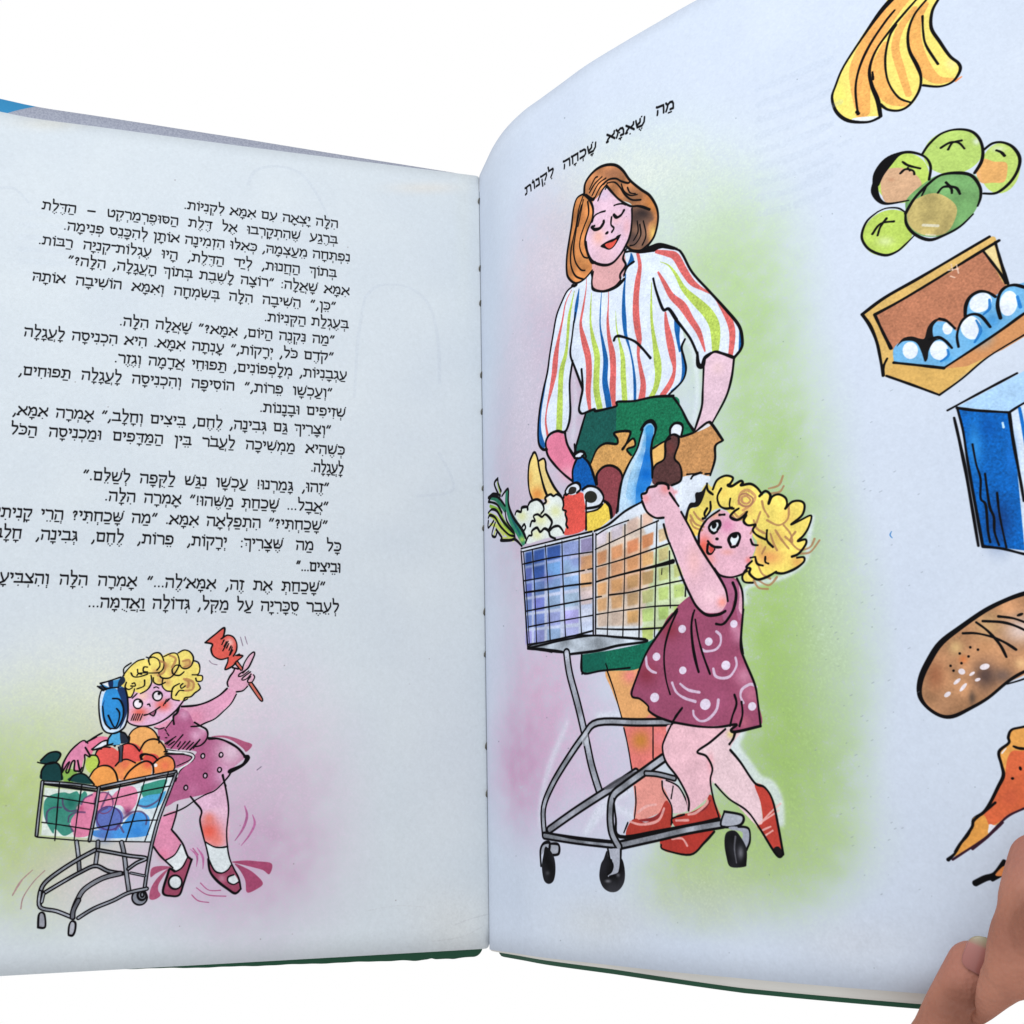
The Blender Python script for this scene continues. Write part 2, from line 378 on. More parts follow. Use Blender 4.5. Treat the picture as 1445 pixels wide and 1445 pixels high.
# sprayed colour behind the girl
fr(0, 0, 1445)
def spray(items):
    for cx, cy, rx, ry, c, a in items:
        if c[1] > c[0] > c[2]: c = (c[0]-6, c[1]-8, c[2]+16)
        p = photo(np.array([[cx, cy], [cx+rx, cy], [cx, cy+ry]], float)); t = tex(p); o = t[0]
        J = np.stack([t[1]-o, t[2]-o], 1); Ji = np.linalg.inv(J); ext = abs(J).sum(1)*2.3
        x0, x1 = int(max(o[0]-ext[0], 0)), int(min(o[0]+ext[0], TW)); y0, y1 = int(max(o[1]-ext[1], 0)), int(min(o[1]+ext[1], TH))
        if x1 <= x0 or y1 <= y0: continue
        X, Y = np.meshgrid((np.arange(x0, x1)-o[0]).astype(np.float32), (np.arange(y0, y1)-o[1]).astype(np.float32))
        u = Ji[0, 0]*X+Ji[0, 1]*Y; v = Ji[1, 0]*X+Ji[1, 1]*Y
        M = np.exp(-(u*u+v*v)*1.3); M = np.clip(M*1.1-.05, 0, 1)
        sl = (slice(y0, y1), slice(x0, x1))
        M = M*np.clip(1+.16*FINE[sl]+.10*N12[sl]+.06*N3[sl], 0, 1.6)
        comp((x0, y0, np.clip(M*a, 0, 1)), c, 1.0, .012, 0)
GREEN = (168, 196, 96); PURP = (196, 160, 196); CREASE = 1
spray([(60, 1120, 150, 150, (184, 204, 112), .75), (40, 1200, 110, 90, (176, 198, 106), .5), (150, 985, 190, 100, (222, 228, 190), .6), (90, 1060, 120, 90, (190, 210, 130), .4),
       (-30, 1130, 90, 130, (176, 198, 106), .5),
       (350, 1190, 130, 130, (190, 158, 186), .8), (250, 1230, 160, 70, (200, 176, 200), .6), (390, 1080, 110, 120, (202, 182, 202), .6), (330, 960, 120, 80, (222, 200, 216), .4),
       (120, 1240, 90, 60, (214, 200, 214), .4), (230, 1080, 120, 100, (210, 180, 200), .4)])
for t_, rx, ry, lx, ly in LINES: text_line(t_, (rx, ry), (lx, ly), .268, 1.1)

PINK = (218, 140, 170); FACE = (222, 180, 208); DRESS = (170, 88, 128); YEL = (236, 216, 116)
# --- coloured areas of the girl with the full trolley
fr(160, 870, 240)
P('560 770 620 765 700 750 820 710 900 660 970 610 1045 640 1010 720 940 790 860 860 780 910 700 925 640 900 600 850', (222, 158, 188))   # raised arm
blob(700, 850, 90, (218, 120, 150), .4)
P('1045 425 1090 470 1070 500 1100 530 1150 560 1145 590 1100 620 1040 640 980 600 970 560 990 500 1020 450', (220, 165, 190))
P('1100 450 1130 380 1165 320 1190 300 1200 315 1180 370 1150 430 1110 460 1150 470 1200 500 1195 545 1160 565 1110 545 1070 505 1080 480', (220, 175, 195))
P('1030 395 1050 380 1100 440 1080 465 1080 465', (205, 100, 85)); P('1150 580 1180 560 1265 690 1255 715 1240 700', (208, 110, 95))
d_ = P('380 950 450 935 500 880 530 830 560 780 620 800 650 830 700 930 780 970 800 1010 780 1060 800 1040 900 1050 1000 1080 1110 1190 1080 1230 1000 1300 980 1340 920 1450 860 1490 560 1560 480 1600 440 1600 500 1400 540 1330 690 1180 680 1140 460 1120 430 1060 390 1040', (176, 96, 136))
blob(700, 1010, 70, (226, 176, 206), .8, clip=d_); blob(760, 960, 60, (225, 175, 205), .7, clip=d_); blob(1000, 1150, 170, (222, 196, 214), .9, clip=d_); blob(950, 1350, 120, (214, 176, 206), .8, clip=d_)
blob(600, 830, 60, (224, 176, 206), .6, clip=d_)
P('120 620 200 640 330 560 420 600 500 640 600 700 580 760 540 830 460 890 380 920 280 930 180 925 125 895 115 780', FACE)
f_ = P('120 700 300 570 420 600 520 660 600 710 560 800 460 890 300 928 160 915 120 880', (222, 178, 208))
blob(220, 810, 90, (224, 104, 92), .95, clip=f_, ry=50); blob(200, 870, 70, (226, 120, 110), .8, clip=f_, ry=40); blob(420, 750, 80, (226, 100, 90), .95, clip=f_, ry=62); blob(250, 670, 60, (236, 196, 160), .6, clip=f_)
P('340 940 400 960 460 930 490 890 470 880 400 915', (220, 150, 178))
h_ = P('60 590 90 500 140 420 220 370 300 360 310 330 370 305 420 330 470 310 530 315 600 285 660 310 685 380 725 410 735 460 720 500 755 510 750 550 720 560 735 610 700 650 650 690 610 710 540 710 495 690 480 640 440 630 410 580 340 570 320 520 300 610 230 650 180 640 150 690 120 680 110 620', YEL)
for x, y in ((360, 470), (450, 420), (500, 480), (620, 400), (640, 580), (400, 540), (460, 560)): blob(x, y, 40, (190, 140, 92), .75, clip=h_)
P('20 600 60 590 100 620 110 700 118 800 100 900 70 960 0 980 0 600', (50, 130, 195))
P('780 220 860 150 940 95 935 170 980 155 1030 190 1050 250 1030 330 1080 320 1100 340 1050 380 1000 420 950 450 960 400 975 360 900 365 850 330 830 270 840 235', (216, 92, 82))
blob(985, 220, 45, (240, 200, 195), .8); blob(1000, 270, 30, (236, 170, 165), .6)
P('830 1020 930 1010 1030 1030 1110 1060 1180 1090 1130 1150 1100 1120 1020 1060 940 1030', (170, 88, 120))
P('450 1165 640 1180 680 1190 660 1230 520 1290 500 1200', (180, 105, 140))
# hair, face and dress lines
for s_ in ('60 590 80 510 130 440 200 380 260 362', '90 500 90 440 150 395', '280 345 300 355 300 380 310 410', '300 355 340 315 390 310 420 350 430 420 400 470 340 480 230 480 200 500',
           '300 355 340 345 385 370 395 420 370 455', '430 340 500 310 545 325 560 400 530 470 480 520 410 520 385 480', '550 310 600 285 650 300 680 350 665 410 630 440 590 440 560 410',
           '680 375 720 390 735 440 720 490 670 495', '715 500 755 505 752 545 710 550 700 525', '720 570 738 610 700 645', '600 470 560 500 510 490 500 450 530 415 570 415',
           '150 480 170 510 220 512 290 490', '205 450 210 480 240 490', '290 430 260 430 255 465 290 470', '110 560 100 600 130 620 160 605', '160 570 180 565 185 590 150 590',
           '180 615 170 650 150 685 125 685', '320 500 325 560 290 620 230 655', '265 540 260 590 200 615', '420 530 415 590 450 630 500 635', '340 520 345 560 390 580 440 560',
           '560 570 510 600 495 650 500 700 560 715', '590 570 570 590 580 610 610 590', '600 630 560 630 530 670', '630 700 600 715 610 690 660 680 700 640', '690 650 670 670'):
    L(s_, 1.35)
for s_ in ('400 380 440 400 430 470 380 500', '480 330 530 360 500 430', '590 380 640 370 650 410 600 430', '620 530 680 560 670 620 610 630', '600 530 640 560 630 600'):
    L(s_, 2.2, (172, 120, 80), a=.8)
L('115 690 112 780 118 880 150 915 220 932 300 928 380 905 460 860 530 800 570 750 600 710', 1.5)
L('200 655 160 695', 1.3); L('345 605 365 598 385 608', 1.2)
EL(208, 742, 38, 40, c=(232, 226, 234)); EL(208, 742, 38, 40, line=1.5); EL(228, 722, 12, 12)
EL(375, 675, 40, 40, c=(232, 226, 234)); EL(375, 675, 40, 40, line=1.5); EL(388, 655, 13, 13)
L('290 748 305 745 312 762', 1.4); L('262 838 300 828 350 800 395 768', 1.5); P('310 830 345 805 365 790 350 830 340 845', (150, 92, 118)); L('308 828 340 845 356 820 362 792', 1.4)
for x in (0, 18, 36, 54, 76): L(f'{150+x} 882 {172+x} 828', 1.0)
for x in (0, 16, 32): L(f'{425+x} {755-x} {450+x} {705-x*.3}', 1.0)
L('560 770 540 820 510 850 515 915', 2.0); L('580 765 700 755 800 725 900 670 965 612', 1.9); L('1045 660 1000 740 930 810 860 870 780 905 740 925', 1.3); L('660 935 740 930', 1.5)
L('690 900 740 930 790 960 802 1010 780 1060 740 1095 700 1105', 1.7); L('450 945 490 895 500 880', 1.1); L('350 945 390 955 430 945', 1.2)
L('975 595 968 560 990 510 1020 470 1030 440', 1.5); L('1045 640 1100 630 1140 592', 1.4); L('1015 435 1060 445', 1.8)
L('1095 455 1110 400 1150 335 1190 302 1200 320 1180 370 1150 430 1120 460 1100 480', 1.4); L('1140 445 1100 470 1070 490 1065 510 1100 500 1150 462', 1.2); L('1165 470 1100 520 1095 540 1130 530 1170 490', 1.2); L('1190 495 1200 515 1180 555 1150 562 1140 545 1165 510', 1.3)
L('780 220 860 155 942 95 935 170 915 190', 1.6); L('780 222 840 235 830 280 850 335 910 365 975 350', 1.6); L('930 180 970 158 1020 175 1048 230 1045 290 1020 335', 1.5)
L('975 350 970 390 948 450 1000 430 1040 395', 1.5); L('1040 330 1070 320 1050 330 1100 335 1040 385', 1.4)
for x, y in ((940, 200), (960, 215), (980, 230), (1000, 250), (1012, 285)): L(f'{x} {y} {x-18} {y+38}', 1.3); 
L('975 210 930 290', 1.1); L('1010 260 985 330', 1.1)
L('1030 395 1085 460', 1.2); L('1055 380 1100 440', 1.2); L('1150 575 1245 710 1265 695 1180 565', 1.3)
L('1080 175 1100 250', .7, (120, 100, 120)); L('1118 170 1138 235', .7, (120, 100, 120)); L('815 375 840 400 880 410', .7, (120, 100, 120))
L('805 1030 900 1040 980 1070 1060 1120 1120 1190', 2.1); V('1115 1190 20 1140 1200 36 1100 1260 22 1000 1310 32 985 1320 20', INK); L('810 1038 870 1035', 2.4)
L('440 960 450 975', 1.2); L('455 990 470 1010', 1.2); L('440 1030 455 1030', 1.0)
for a_, b_, c_, e_ in ((440, 1080, 530, 1020), (455, 1085, 500, 1045), (490, 1120, 590, 1005), (470, 1095, 520, 1060), (545, 1105, 570, 1065), (555, 1130, 610, 1065), (590, 1125, 650, 1060), (620, 1130, 680, 1070), (650, 1135, 725, 1055), (680, 1120, 735, 1045)): L(f'{a_} {b_} {c_} {e_}', 1.3)
for x, y in ((760, 1185), (915, 1175), (780, 1350), (902, 1303)): EL(x, y, 15, 20, 10, c=(214, 190, 206)); EL(x, y, 16, 20, 10, line=1.3)
L('455 1130 560 1148 660 1160 690 1190 670 1225 620 1260 560 1320 530 1400', 1.1); L('450 1160 580 1170 650 1185 665 1200 640 1225 540 1270', 1.1); V('455 1146 14 600 1158 16 665 1175 16 680 1200 14 640 1245 12 560 1300 14 540 1360 16', (220, 222, 226))
L('930 1345 945 1410 955 1440', 1.7); L('1000 1325 970 1370 900 1445', 1.3)

# skirt hem, legs and shoes
fr(180, 1080, 240)
P('560 300 660 250 760 190 820 130 840 240 855 380 850 500 845 690 780 700 700 690 655 650 630 560 620 460 630 385 600 330', (222, 180, 206))
l_ = P('630 390 850 380 850 690 760 700 655 650 620 480', (222, 182, 204)); blob(690, 560, 130, (226, 98, 84), 1.0, clip=l_); blob(690, 450, 60, (228, 120, 104), .8, clip=l_); blob(760, 640, 90, (224, 110, 92), .6, clip=l_)
P('300 430 420 385 400 470 378 545 430 610 450 680 400 760 320 800 240 720 220 680 260 560', (218, 140, 172))
blob(300, 760, 60, (224, 120, 150), .5)
P('320 810 400 770 450 680 480 700 512 770 470 850 410 900 370 870', (216, 222, 226)); P('660 655 740 690 850 690 862 780 880 850 800 910 740 900 700 850 690 780', (214, 222, 226))
P('355 880 410 900 460 860 512 775 545 800 520 880 480 990 440 1100 370 1110 300 1085 330 980', (150, 70, 96)); P('690 795 740 890 800 915 870 870 880 850 920 900 960 1050 915 1090 840 1040 740 970 700 910', (150, 70, 96))
blob(800, 960, 40, (200, 150, 170), .6)
EL(405, 993, 55, 57, c=(214, 222, 226)); EL(405, 993, 56, 58, line=1.8); P('850 960 900 925 940 980 920 1010 870 1005', (214, 222, 226)); L('900 930 855 950 855 990 900 1012 945 990', 1.5)
P('205 875 280 855 370 865 290 895 240 920 195 950', (164, 82, 112)); P('345 880 270 1000 260 1060 280 1105 230 1140 185 1130 200 1040 260 950', (164, 82, 112))
P('885 820 1000 808 1100 815 1225 835 1205 925 1150 890 1060 865 960 840', (158, 72, 106)); P('910 835 1000 870 1080 920 1150 1000 1100 1050 1015 1080 1000 980 960 900', (158, 72, 106))
L('310 428 420 390 500 350 570 300 640 260 670 245 740 215 800 160 860 90 875 60', 1.4); L('425 335 412 420 380 530 376 548 420 600 470 670 510 770 545 800', 1.7); L('220 690 270 760 330 820 385 870', 1.7)
L('320 808 400 760 450 675', 1.4); L('545 800 515 890 475 1010 440 1100 370 1110 300 1080 340 930 360 880 400 900', 2.2); L('512 775 470 860 410 900 375 880', 1.4); L('535 265 570 310 628 385 615 470 640 590 670 700 690 790', 1.7)
L('805 85 835 200 858 370 842 560 850 700 870 800 905 880 945 960 962 1050', 1.6); L('660 650 730 690 790 698 850 690', 1.5); L('685 795 700 900 760 980 850 1050 915 1088 962 1050', 2.2); L('690 800 740 895 800 915 850 890 878 850', 1.5)
for s_ in ('995 345 8 1015 430 22 980 540 20 912 640 6', '1062 420 6 1080 500 20 1030 600 16 965 682 5', '590 700 6 640 780 20 640 880 5', '530 710 4 590 770 18 585 860 5'): V(s_, (176, 104, 150))
for s_ in ('620 1000 690 1060 790 1062', '585 1040 680 1100 835 1112', '545 1100 600 1150 690 1165', '555 705 600 760'): L(s_, 1.0, (170, 90, 130))
for x, y in ((660, 88), (495, 190), (781, 38)): EL(x, y, 16, 20, 10, c=(205, 170, 196)); EL(x, y, 16, 20, 10, line=1.3)
L('1100 40 1135 12', .7, (90, 80, 100)); blob(560, 200, 60, (206, 130, 170), .4)

# trolley and fruit
fr(20, 1040, 240)
P('620 50 700 0 790 0 800 30 740 60 680 110 650 150 610 100', (222, 120, 150)); P('410 290 420 230 460 150 520 80 580 30 625 50 620 100 650 160 600 165 580 230 570 290 520 290 500 210 480 260 450 300', (218, 135, 170))
P('670 105 740 60 800 30 810 60 750 90', (226, 220, 230))
EL(1095, 40, 130, 130, c=(232, 168, 100)); EL(1095, 40, 130, 130, line=1.2); EL(1185, 130, 112, 115, c=(232, 166, 96)); EL(790, 190, 115, 110, c=(222, 92, 86)); EL(985, 150, 110, 100, c=(220, 86, 82)); EL(1165, 190, 70, 50, c=(218, 84, 76))
EL(665, 230, 60, 80, c=(176, 198, 88)); EL(470, 330, 70, 60, c=(130, 170, 80)); EL(940, 280, 90, 90, c=(232, 140, 88)); EL(770, 350, 120, 110, c=(236, 158, 84)); EL(1050, 300, 125, 90, -20, c=(234, 150, 84)); EL(1270, 250, 98, 80, -25, c=(232, 140, 82))
blob(1130, 230, 50, (222, 90, 76), .8); blob(1280, 240, 50, (222, 100, 80), .6); blob(940, 230, 50, (224, 100, 80), .6); EL(1200, 240, 18, 16, c=(245, 235, 235))
P('220 215 270 150 350 120 395 145 370 205 300 225', (22, 62, 64)); P('230 360 230 290 270 230 340 215 390 240 405 300 405 370', (20, 60, 62)); P('460 370 500 330 560 310 620 330 670 400', (22, 64, 64))
P('800 60 810 10 900 0 905 50 850 72', (74, 160, 214)); P('905 0 960 0 970 40 905 55', (28, 40, 58))
P('260 430 700 470 640 860 230 835', (216, 226, 218), cur=0); P('730 470 1360 330 1170 890 660 870', (214, 226, 232), cur=0)
P('250 640 260 540 320 490 420 470 470 480 530 460 560 490 600 460 620 500 570 560 530 600 540 660 470 740 500 800 420 840 350 780 330 820 270 720', (62, 138, 122)); blob(350, 600, 70, (30, 110, 90), .4); blob(480, 560, 60, (20, 90, 80), .6)
P('590 530 650 490 700 470 690 600 660 700 640 830 520 850 500 800 480 720 520 650 560 600', (222, 130, 165)); blob(560, 600, 40, (180, 70, 110), .7)
P('720 500 780 470 830 500 860 470 920 430 1010 420 1050 480 1030 580 960 640 900 580 760 600 700 640', (222, 136, 168)); blob(960, 640, 50, (110, 40, 90), .8)
P('1080 420 1150 390 1270 360 1300 380 1250 470 1220 540 1140 560 1090 500', (60, 146, 128)); P('1050 560 1120 500 1240 480 1290 460 1250 560 1200 600 1100 610', (80, 166, 214))
P('700 680 740 620 820 590 900 620 930 690 900 760 870 800 760 800 700 760', (94, 112, 182)); P('660 800 780 790 880 790 960 690 1010 650 1090 640 1150 690 1140 800 1120 840 900 860 700 850', (70, 146, 218)); blob(760, 830, 90, (90, 110, 180), .7); blob(1040, 800, 60, (40, 120, 205), .5)
for s_ in ('410 520 420 590 470 630 540 620', '275 720 280 640 330 600 400 600', '570 570 600 520 660 490', '460 720 470 670 530 640 600 640', '740 600 800 470', '930 690 1000 640 1080 635 1125 680 1120 740', '700 690 720 640 790 600', '860 790 890 750 930 810', '1050 580 1130 590 1220 540 1250 480', '500 800 470 750'): L(s_, 1.8, (84, 60, 100), a=.75)
EL(760, 560, 80, 90, line=1.2, c=(120, 70, 110), a=.6); EL(805, 690, 105, 100, line=1.3, c=(80, 60, 120), a=.6)
for s_ in ('410 300 415 230 470 130 540 60 590 30 625 52', '605 90 640 150 640 170 600 150 600 200 580 290 560 290 540 200', '415 290 450 230 470 215 440 290 460 300 490 215 515 205 510 280 540 290 560 290 575 260', '610 45 700 0', '665 105 740 60 795 28', '670 110 740 100',
           '975 50 980 0', '1070 110 1110 45 1170 18 1230 30 1280 90 1290 140', '1230 0 1230 50', '910 75 960 55 1020 70 1065 120', '690 150 710 110 760 85 815 88', '860 245 900 205 960 190 1030 220', '935 355 980 290 1060 230 1130 205 1175 240 1185 300',
           '640 340 680 280 740 245 810 250 860 300 880 370', '1090 190 1070 160 1100 145 1180 160 1220 200', '1180 230 1230 185 1300 160 1350 190 1365 250 1350 290', '650 155 700 160 722 210 710 250', '200 215 240 225 300 228 360 210 395 150 360 125 290 140 225 200',
           '230 350 232 290 270 235 330 215 380 235 400 290 405 360', '470 370 500 330 560 310 610 325 650 370 680 405', '1275 125 1300 122', '1280 145 1440 145'): L(s_, 1.6)
V('935 355 8 980 290 12 1060 225 12 1130 205 12 1180 240 12 1180 320 10', INK); V('1080 190 14 1080 160 22 1120 145 14 1180 160 10', INK)
V('905 80 26 905 140 30 905 205 24', (60, 66, 80)); L('885 85 895 140 890 205', 1.1); L('925 80 920 140 918 205', 1.1); L('795 70 840 65 855 78 860 62 890 60', 1.8)
# frame: grey tubes with ink either side
def tube(pts, wd, ink=1.5, c=(142, 146, 156)):
    ink *= 1.12; wd *= .94
    d = nums(pts).reshape(-1, 2); t_ = np.column_stack([d, np.full(len(d), wd)]).ravel()
    V(np.column_stack([d, np.full(len(d), wd+ink*2*FR[2])]).ravel(), INK); V(t_, c, wash=.12)
tube('250 385 480 400 690 430', 12, 1.3); tube('740 425 900 390 1120 345 1370 295', 14, 1.3); tube('240 380 225 520 205 690 190 835', 12, 1.3); tube('720 430 695 600 660 780 640 880', 12, 1.3); tube('1375 310 1310 480 1230 690 1180 870 1160 960 1130 1130 1110 1270', 14, 1.2)
V('260 400 16 480 430 20 690 460 14', INK); V('745 450 16 1000 400 14 1110 370 12 1260 345 10 1350 330 18', INK)
for s_ in ('385 390 365 640 345 880', '575 410 540 640 510 870', '905 400 840 640 770 885', '1115 350 1040 600 950 880', '1310 300 1250 500 1110 885', '250 500 450 530 680 568', '235 725 400 748 640 785', '720 550 900 510 1100 460 1330 415', '660 780 900 735 1060 712 1220 705', '195 850 400 868 640 885 900 888 1160 892'): L(s_, 1.25)
tube('530 890 545 1010 555 1150', 22, 1.0); tube('712 890 708 960 690 1095', 22, 1.0); tube('912 895 935 1000 955 1170 975 1310', 24, 1.0)
tube('690 960 560 1030 400 1130 270 1230 225 1310 215 1420', 18); tube('710 960 850 985 980 1010 1120 1030 1040 1070 970 1120', 12); tube('215 1350 330 1280 450 1210 560 1150 690 1095 800 1140 920 1160', 14)
tube('900 1160 750 1200 600 1290 540 1380 510 1450', 30, 1.0, (110, 112, 120)); tube('990 1155 1110 1180', 8, 1.0); 
EL(1065, 1365, 62, 60, c=(130, 134, 146)); EL(1065, 1365, 64, 62, line=1.8); EL(1085, 1345, 36, 40, line=2.2); EL(1088, 1340, 14, 20, line=1.6)
fr(0, 1120, 340)
tube('240 590 240 680 340 705 440 745', 12, 1.2); tube('470 745 560 690 680 640 770 595 880 570', 12, 1.2); tube('250 650 262 600', 10, 1); tube('435 740 440 700 470 640', 20, 1.1, (90, 92, 100))
P('228 800 232 730 250 712 268 730 270 800', (150, 152, 162)); L('228 800 232 730 250 712 268 730 270 800 228 802', 2.0); P('410 845 415 790 430 765 452 775 450 820 435 850', (170, 172, 182)); L('410 840 415 790 430 765 452 775 450 820 435 850 412 848', 2.0)
L('75 610 120 530 195 458', 1.1, (160, 130, 130)); L('125 690 140 620 200 530 268 462', 1.1, (160, 130, 130)); L('80 600 130 520', 1.6, (170, 140, 138)); 

# wrapped blue sweet held against the face
fr(0, 860, 230)
b_ = P('890 720 930 710 1000 690 1060 690 1110 700 1130 780 1135 900 1120 1000 1080 1070 1000 1100 930 1085 895 1020 878 900 875 790', (206, 222, 240))
P('940 720 1000 700 1050 720 1080 800 1100 900 1080 1000 1040 1060 980 1050 920 1000 900 900 910 800', (48, 138, 208), clip=b_); P('1040 700 1110 695 1132 800 1130 900 1100 990 1060 1060 1085 950 1080 820', (28, 52, 96), clip=b_)
P('930 800 905 860 920 960 960 1020 930 960 915 870', (26, 66, 120)); P('880 680 960 640 1050 620 1070 605 1050 690 960 700 920 700', (56, 140, 200)); P('860 680 920 720 960 700 905 680', (34, 44, 62)); P('900 655 965 645 975 690', (226, 232, 240)); P('1050 640 1090 590 1110 640 1050 690', (30, 44, 66)); P('960 640 1000 625 1000 690 970 690', (24, 44, 84))
P('980 1110 1060 1080 1070 1180 1040 1200 960 1190', (80, 164, 214)); P('1065 1085 1100 1090 1135 1140 1075 1180', (36, 42, 56)); P('820 1240 900 1170 950 1160 950 1195 870 1230', (222, 226, 236))
for s_ in ('895 725 878 800 880 920 900 1030 935 1085 1000 1100 1060 1080 1110 1030 1135 920 1130 780 1110 700', '900 720 960 700 1050 690', '890 655 950 640 1010 620 1070 600', '895 660 940 710', '865 682 920 720', '1000 790 1060 800 1095 880 1085 970 1040 1050 990 1055', '1035 880 1060 920 1050 990 1015 1045 960 940', '910 860 930 1000 980 1060', '990 1105 960 1150 955 1200 1000 1190', '1065 1085 1110 1100 1140 1150', '815 1240 900 1175 950 1160', '820 1245 900 1225 950 1200', '905 1095 850 1125 770 1175'): L(s_, 1.6)
for t_ in range(26):            # specks in the paper

    fr(0, 0, 1445); x, y = rng.uniform(5, 660), rng.uniform(250, 1330); EL(x, y, rng.uniform(.5, 1.0), c=(120, 110, 110), a=.6)
# faint show-through from the sheet behind
for s_ in ('350 260 362 240 395 235 430 250 460 300 470 340', '515 420 535 403 575 405 605 430 618 480 620 540', '500 560 505 480 515 420', '0 265 20 266 40 285', '590 700 640 690 620 640'): L(s_, 2.8, (180, 189, 203), a=.2)
for t_ in range(5): 
    y = 300+t_*17; L(f'30 {y} 60 {y+2} 100 {y+5}', 6, (192, 202, 216), a=.12)
L('640 1306 660 1298 688 1290', 1.0, (176, 182, 192), a=.5); L('610 1328 650 1322 684 1306', .9, (182, 186, 194), a=.4); L('520 1285 560 1278 600 1280', .8, (190, 194, 200), a=.4)
blob(70, 175, 60, (222, 216, 200), .35, ry=12); blob(600, 265, 60, (218, 208, 196), .4, ry=10); blob(655, 310, 14, (214, 220, 214), .2, ry=160); blob(640, 1300, 60, (214, 214, 210), .4)
# ------------------------------------------------------------ right page
use('R')
fr(0, 0, 1445)
spray([(795, 500, 100, 230, (190, 170, 190), .95), (750, 700, 95, 200, (196, 178, 198), .9), (790, 340, 60, 90, (200, 190, 200), .5), (740, 560, 60, 200, (210, 206, 220), .5), (770, 1000, 95, 160, (206, 176, 202), .8), (738, 1080, 55, 100, (196, 158, 190), .75), (780, 380, 60, 90, (208, 200, 212), .5), (840, 1100, 90, 90, (206, 180, 206), .5),
       (930, 270, 160, 110, (206, 220, 206), .7), (1000, 380, 110, 130, (182, 208, 140), .75), (960, 300, 110, 80, (204, 220, 190), .5), (1050, 460, 90, 170, (176, 206, 128), .75), (1080, 620, 90, 150, (170, 202, 116), .8), (1110, 760, 80, 150, (166, 198, 112), .6),
       (1100, 900, 110, 200, (166, 200, 100), .9), (1120, 1060, 85, 170, (158, 190, 92), .95), (1060, 1170, 140, 110, (170, 200, 110), .85), (980, 1240, 90, 60, (180, 204, 124), .8), (1000, 1180, 70, 60, (172, 200, 108), .6), (1000, 1270, 110, 50, (196, 208, 172), .55), (1130, 980, 90, 240, (160, 196, 90), .5),
       (1170, 860, 60, 260, (200, 216, 190), .4), (890, 240, 120, 50, (212, 218, 214), .5), (930, 590, 50, 120, (196, 212, 160), .3), (1090, 1190, 120, 80, (172, 200, 112), .55)])
WH = (218, 226, 238)
# white halos left by the mask round the figures
fr(730, 860, 410)
VS('250 560 20 160 780 30 120 950 30 110 1080 20', WH, .55)
VS('400 530 26 520 520 26 640 510 24', WH); VS('340 1110 30 460 940 70 560 880 50', WH, .6); VS('1120 600 40 1080 680 60 1140 770 60 1200 850 60 1260 880 60 1300 960 50 1310 1060 40', WH, .75); VS('600 1040 30 480 980 40', WH, .5)
fr(880, 640, 340); VS('1130 380 30 1110 520 26 1090 640 24 960 740 26 740 800 26 735 900 16', WH, .8); P('345 130 420 125 480 110 520 150 490 190 430 240 380 320 340 330 300 240 290 200', WH)
fr(730, 340, 340); VS('1010 590 26 1050 640 34 1070 740 26 1080 900 20 1060 1080 20', WH, .7); VS('330 770 16 350 950 20 340 1090 20 330 1200 20', WH, .45)

# title: each word with its own base line, the leaf bends under it
for t_, a_, b_ in (("מַה", (952.5, 152.5), (925.5, 163.5)), ("שֶּׁאִמָּא", (912, 175.5), (855.5, 201.5)), ("שָׁכְחָה", (843, 211), (794.5, 239)), ("לִקְנוֹת", (783, 246), (741, 276))):
    L1_ = to_page('R', np.array([a_, b_], float)); W_ = math.hypot(*(L1_[0]-L1_[1])); n_ = sum(g[1] for g in layout(t_))
    w0 = text_line.__defaults__
    k_ = W_/(n_*.262)
    # letters are set to the word's length
    old = dict(GL)
    for ch in GL: GL[ch] = (old[ch][0]*k_, [' '.join(str(v*(k_ if i % 2 == 0 else 1)) for i, v in enumerate(nums(sp))) for sp in old[ch][1]])
    text_line(t_, a_, b_, .262, 1.5)
    for ch in old: GL[ch] = old[ch]

SK = (226, 184, 196)
# --- the mother
fr(730, 860, 410)
P('445 300 620 290 640 400 690 520 760 560 730 700 720 720 600 800 575 800 555 700 530 600 510 500 470 400', (224, 140, 120))
m_ = P('445 300 620 290 640 400 660 520 540 560 510 500 470 400', (228, 168, 110)); blob(560, 330, 50, (232, 130, 130), .8, clip=m_)
P('540 590 680 585 760 580 730 700 700 740 575 790 555 680', (224, 122, 116)); blob(612, 650, 60, (196, 130, 60), .95); blob(700, 640, 50, (230, 130, 140), .6)
P('585 800 720 810 760 850 750 960 730 1000 590 1050 585 950', (226, 150, 140)); P('715 850 780 860 840 960 850 1000 770 1010 750 930', (224, 190, 200))
P('320 225 320 225 480 200 640 165 690 140 660 220 600 295 480 305 325 315 325 315', (22, 104, 82), grain=.06); P('322 226 440 210 440 300 327 313', (20, 84, 76), a=.5, cur=0)
P('540 1110 560 1060 590 1040 640 1060 700 1020 740 950 770 1000 765 1080 700 1110 560 1125', (172, 60, 50)); P('770 1050 800 1020 860 1010 930 970 960 920 1000 1000 1005 1040 900 1060 800 1085', (178, 60, 52)); P('710 1150 740 1130 860 1110 975 1100 930 1160 860 1215 760 1210 720 1190', (174, 56, 48))
V('870 1015 14 930 990 12 960 950 8', (130, 44, 48)); V('610 1050 10 680 1040 16 730 1000 12', (140, 46, 48))
for s_ in ('560 1055 620 1070 700 1050 730 990', '600 1010 640 980 690 970', '770 1140 820 1140 845 1175', '790 1050 850 1048', '930 930 945 960 890 1010 850 1020'): L(s_, 2.0, (232, 176, 172), a=.85)
L('445 300 480 400 520 540', 1.3); L('530 590 550 680 570 800', 1.4); L('675 580 675 740', 1.3); L('585 880 590 960 582 1040', 1.3); L('720 855 725 900 760 960 770 1000 765 1070', 1.5); L('775 880 765 940', 1.2); L('740 850 800 880 840 950 852 1000', 1.4)
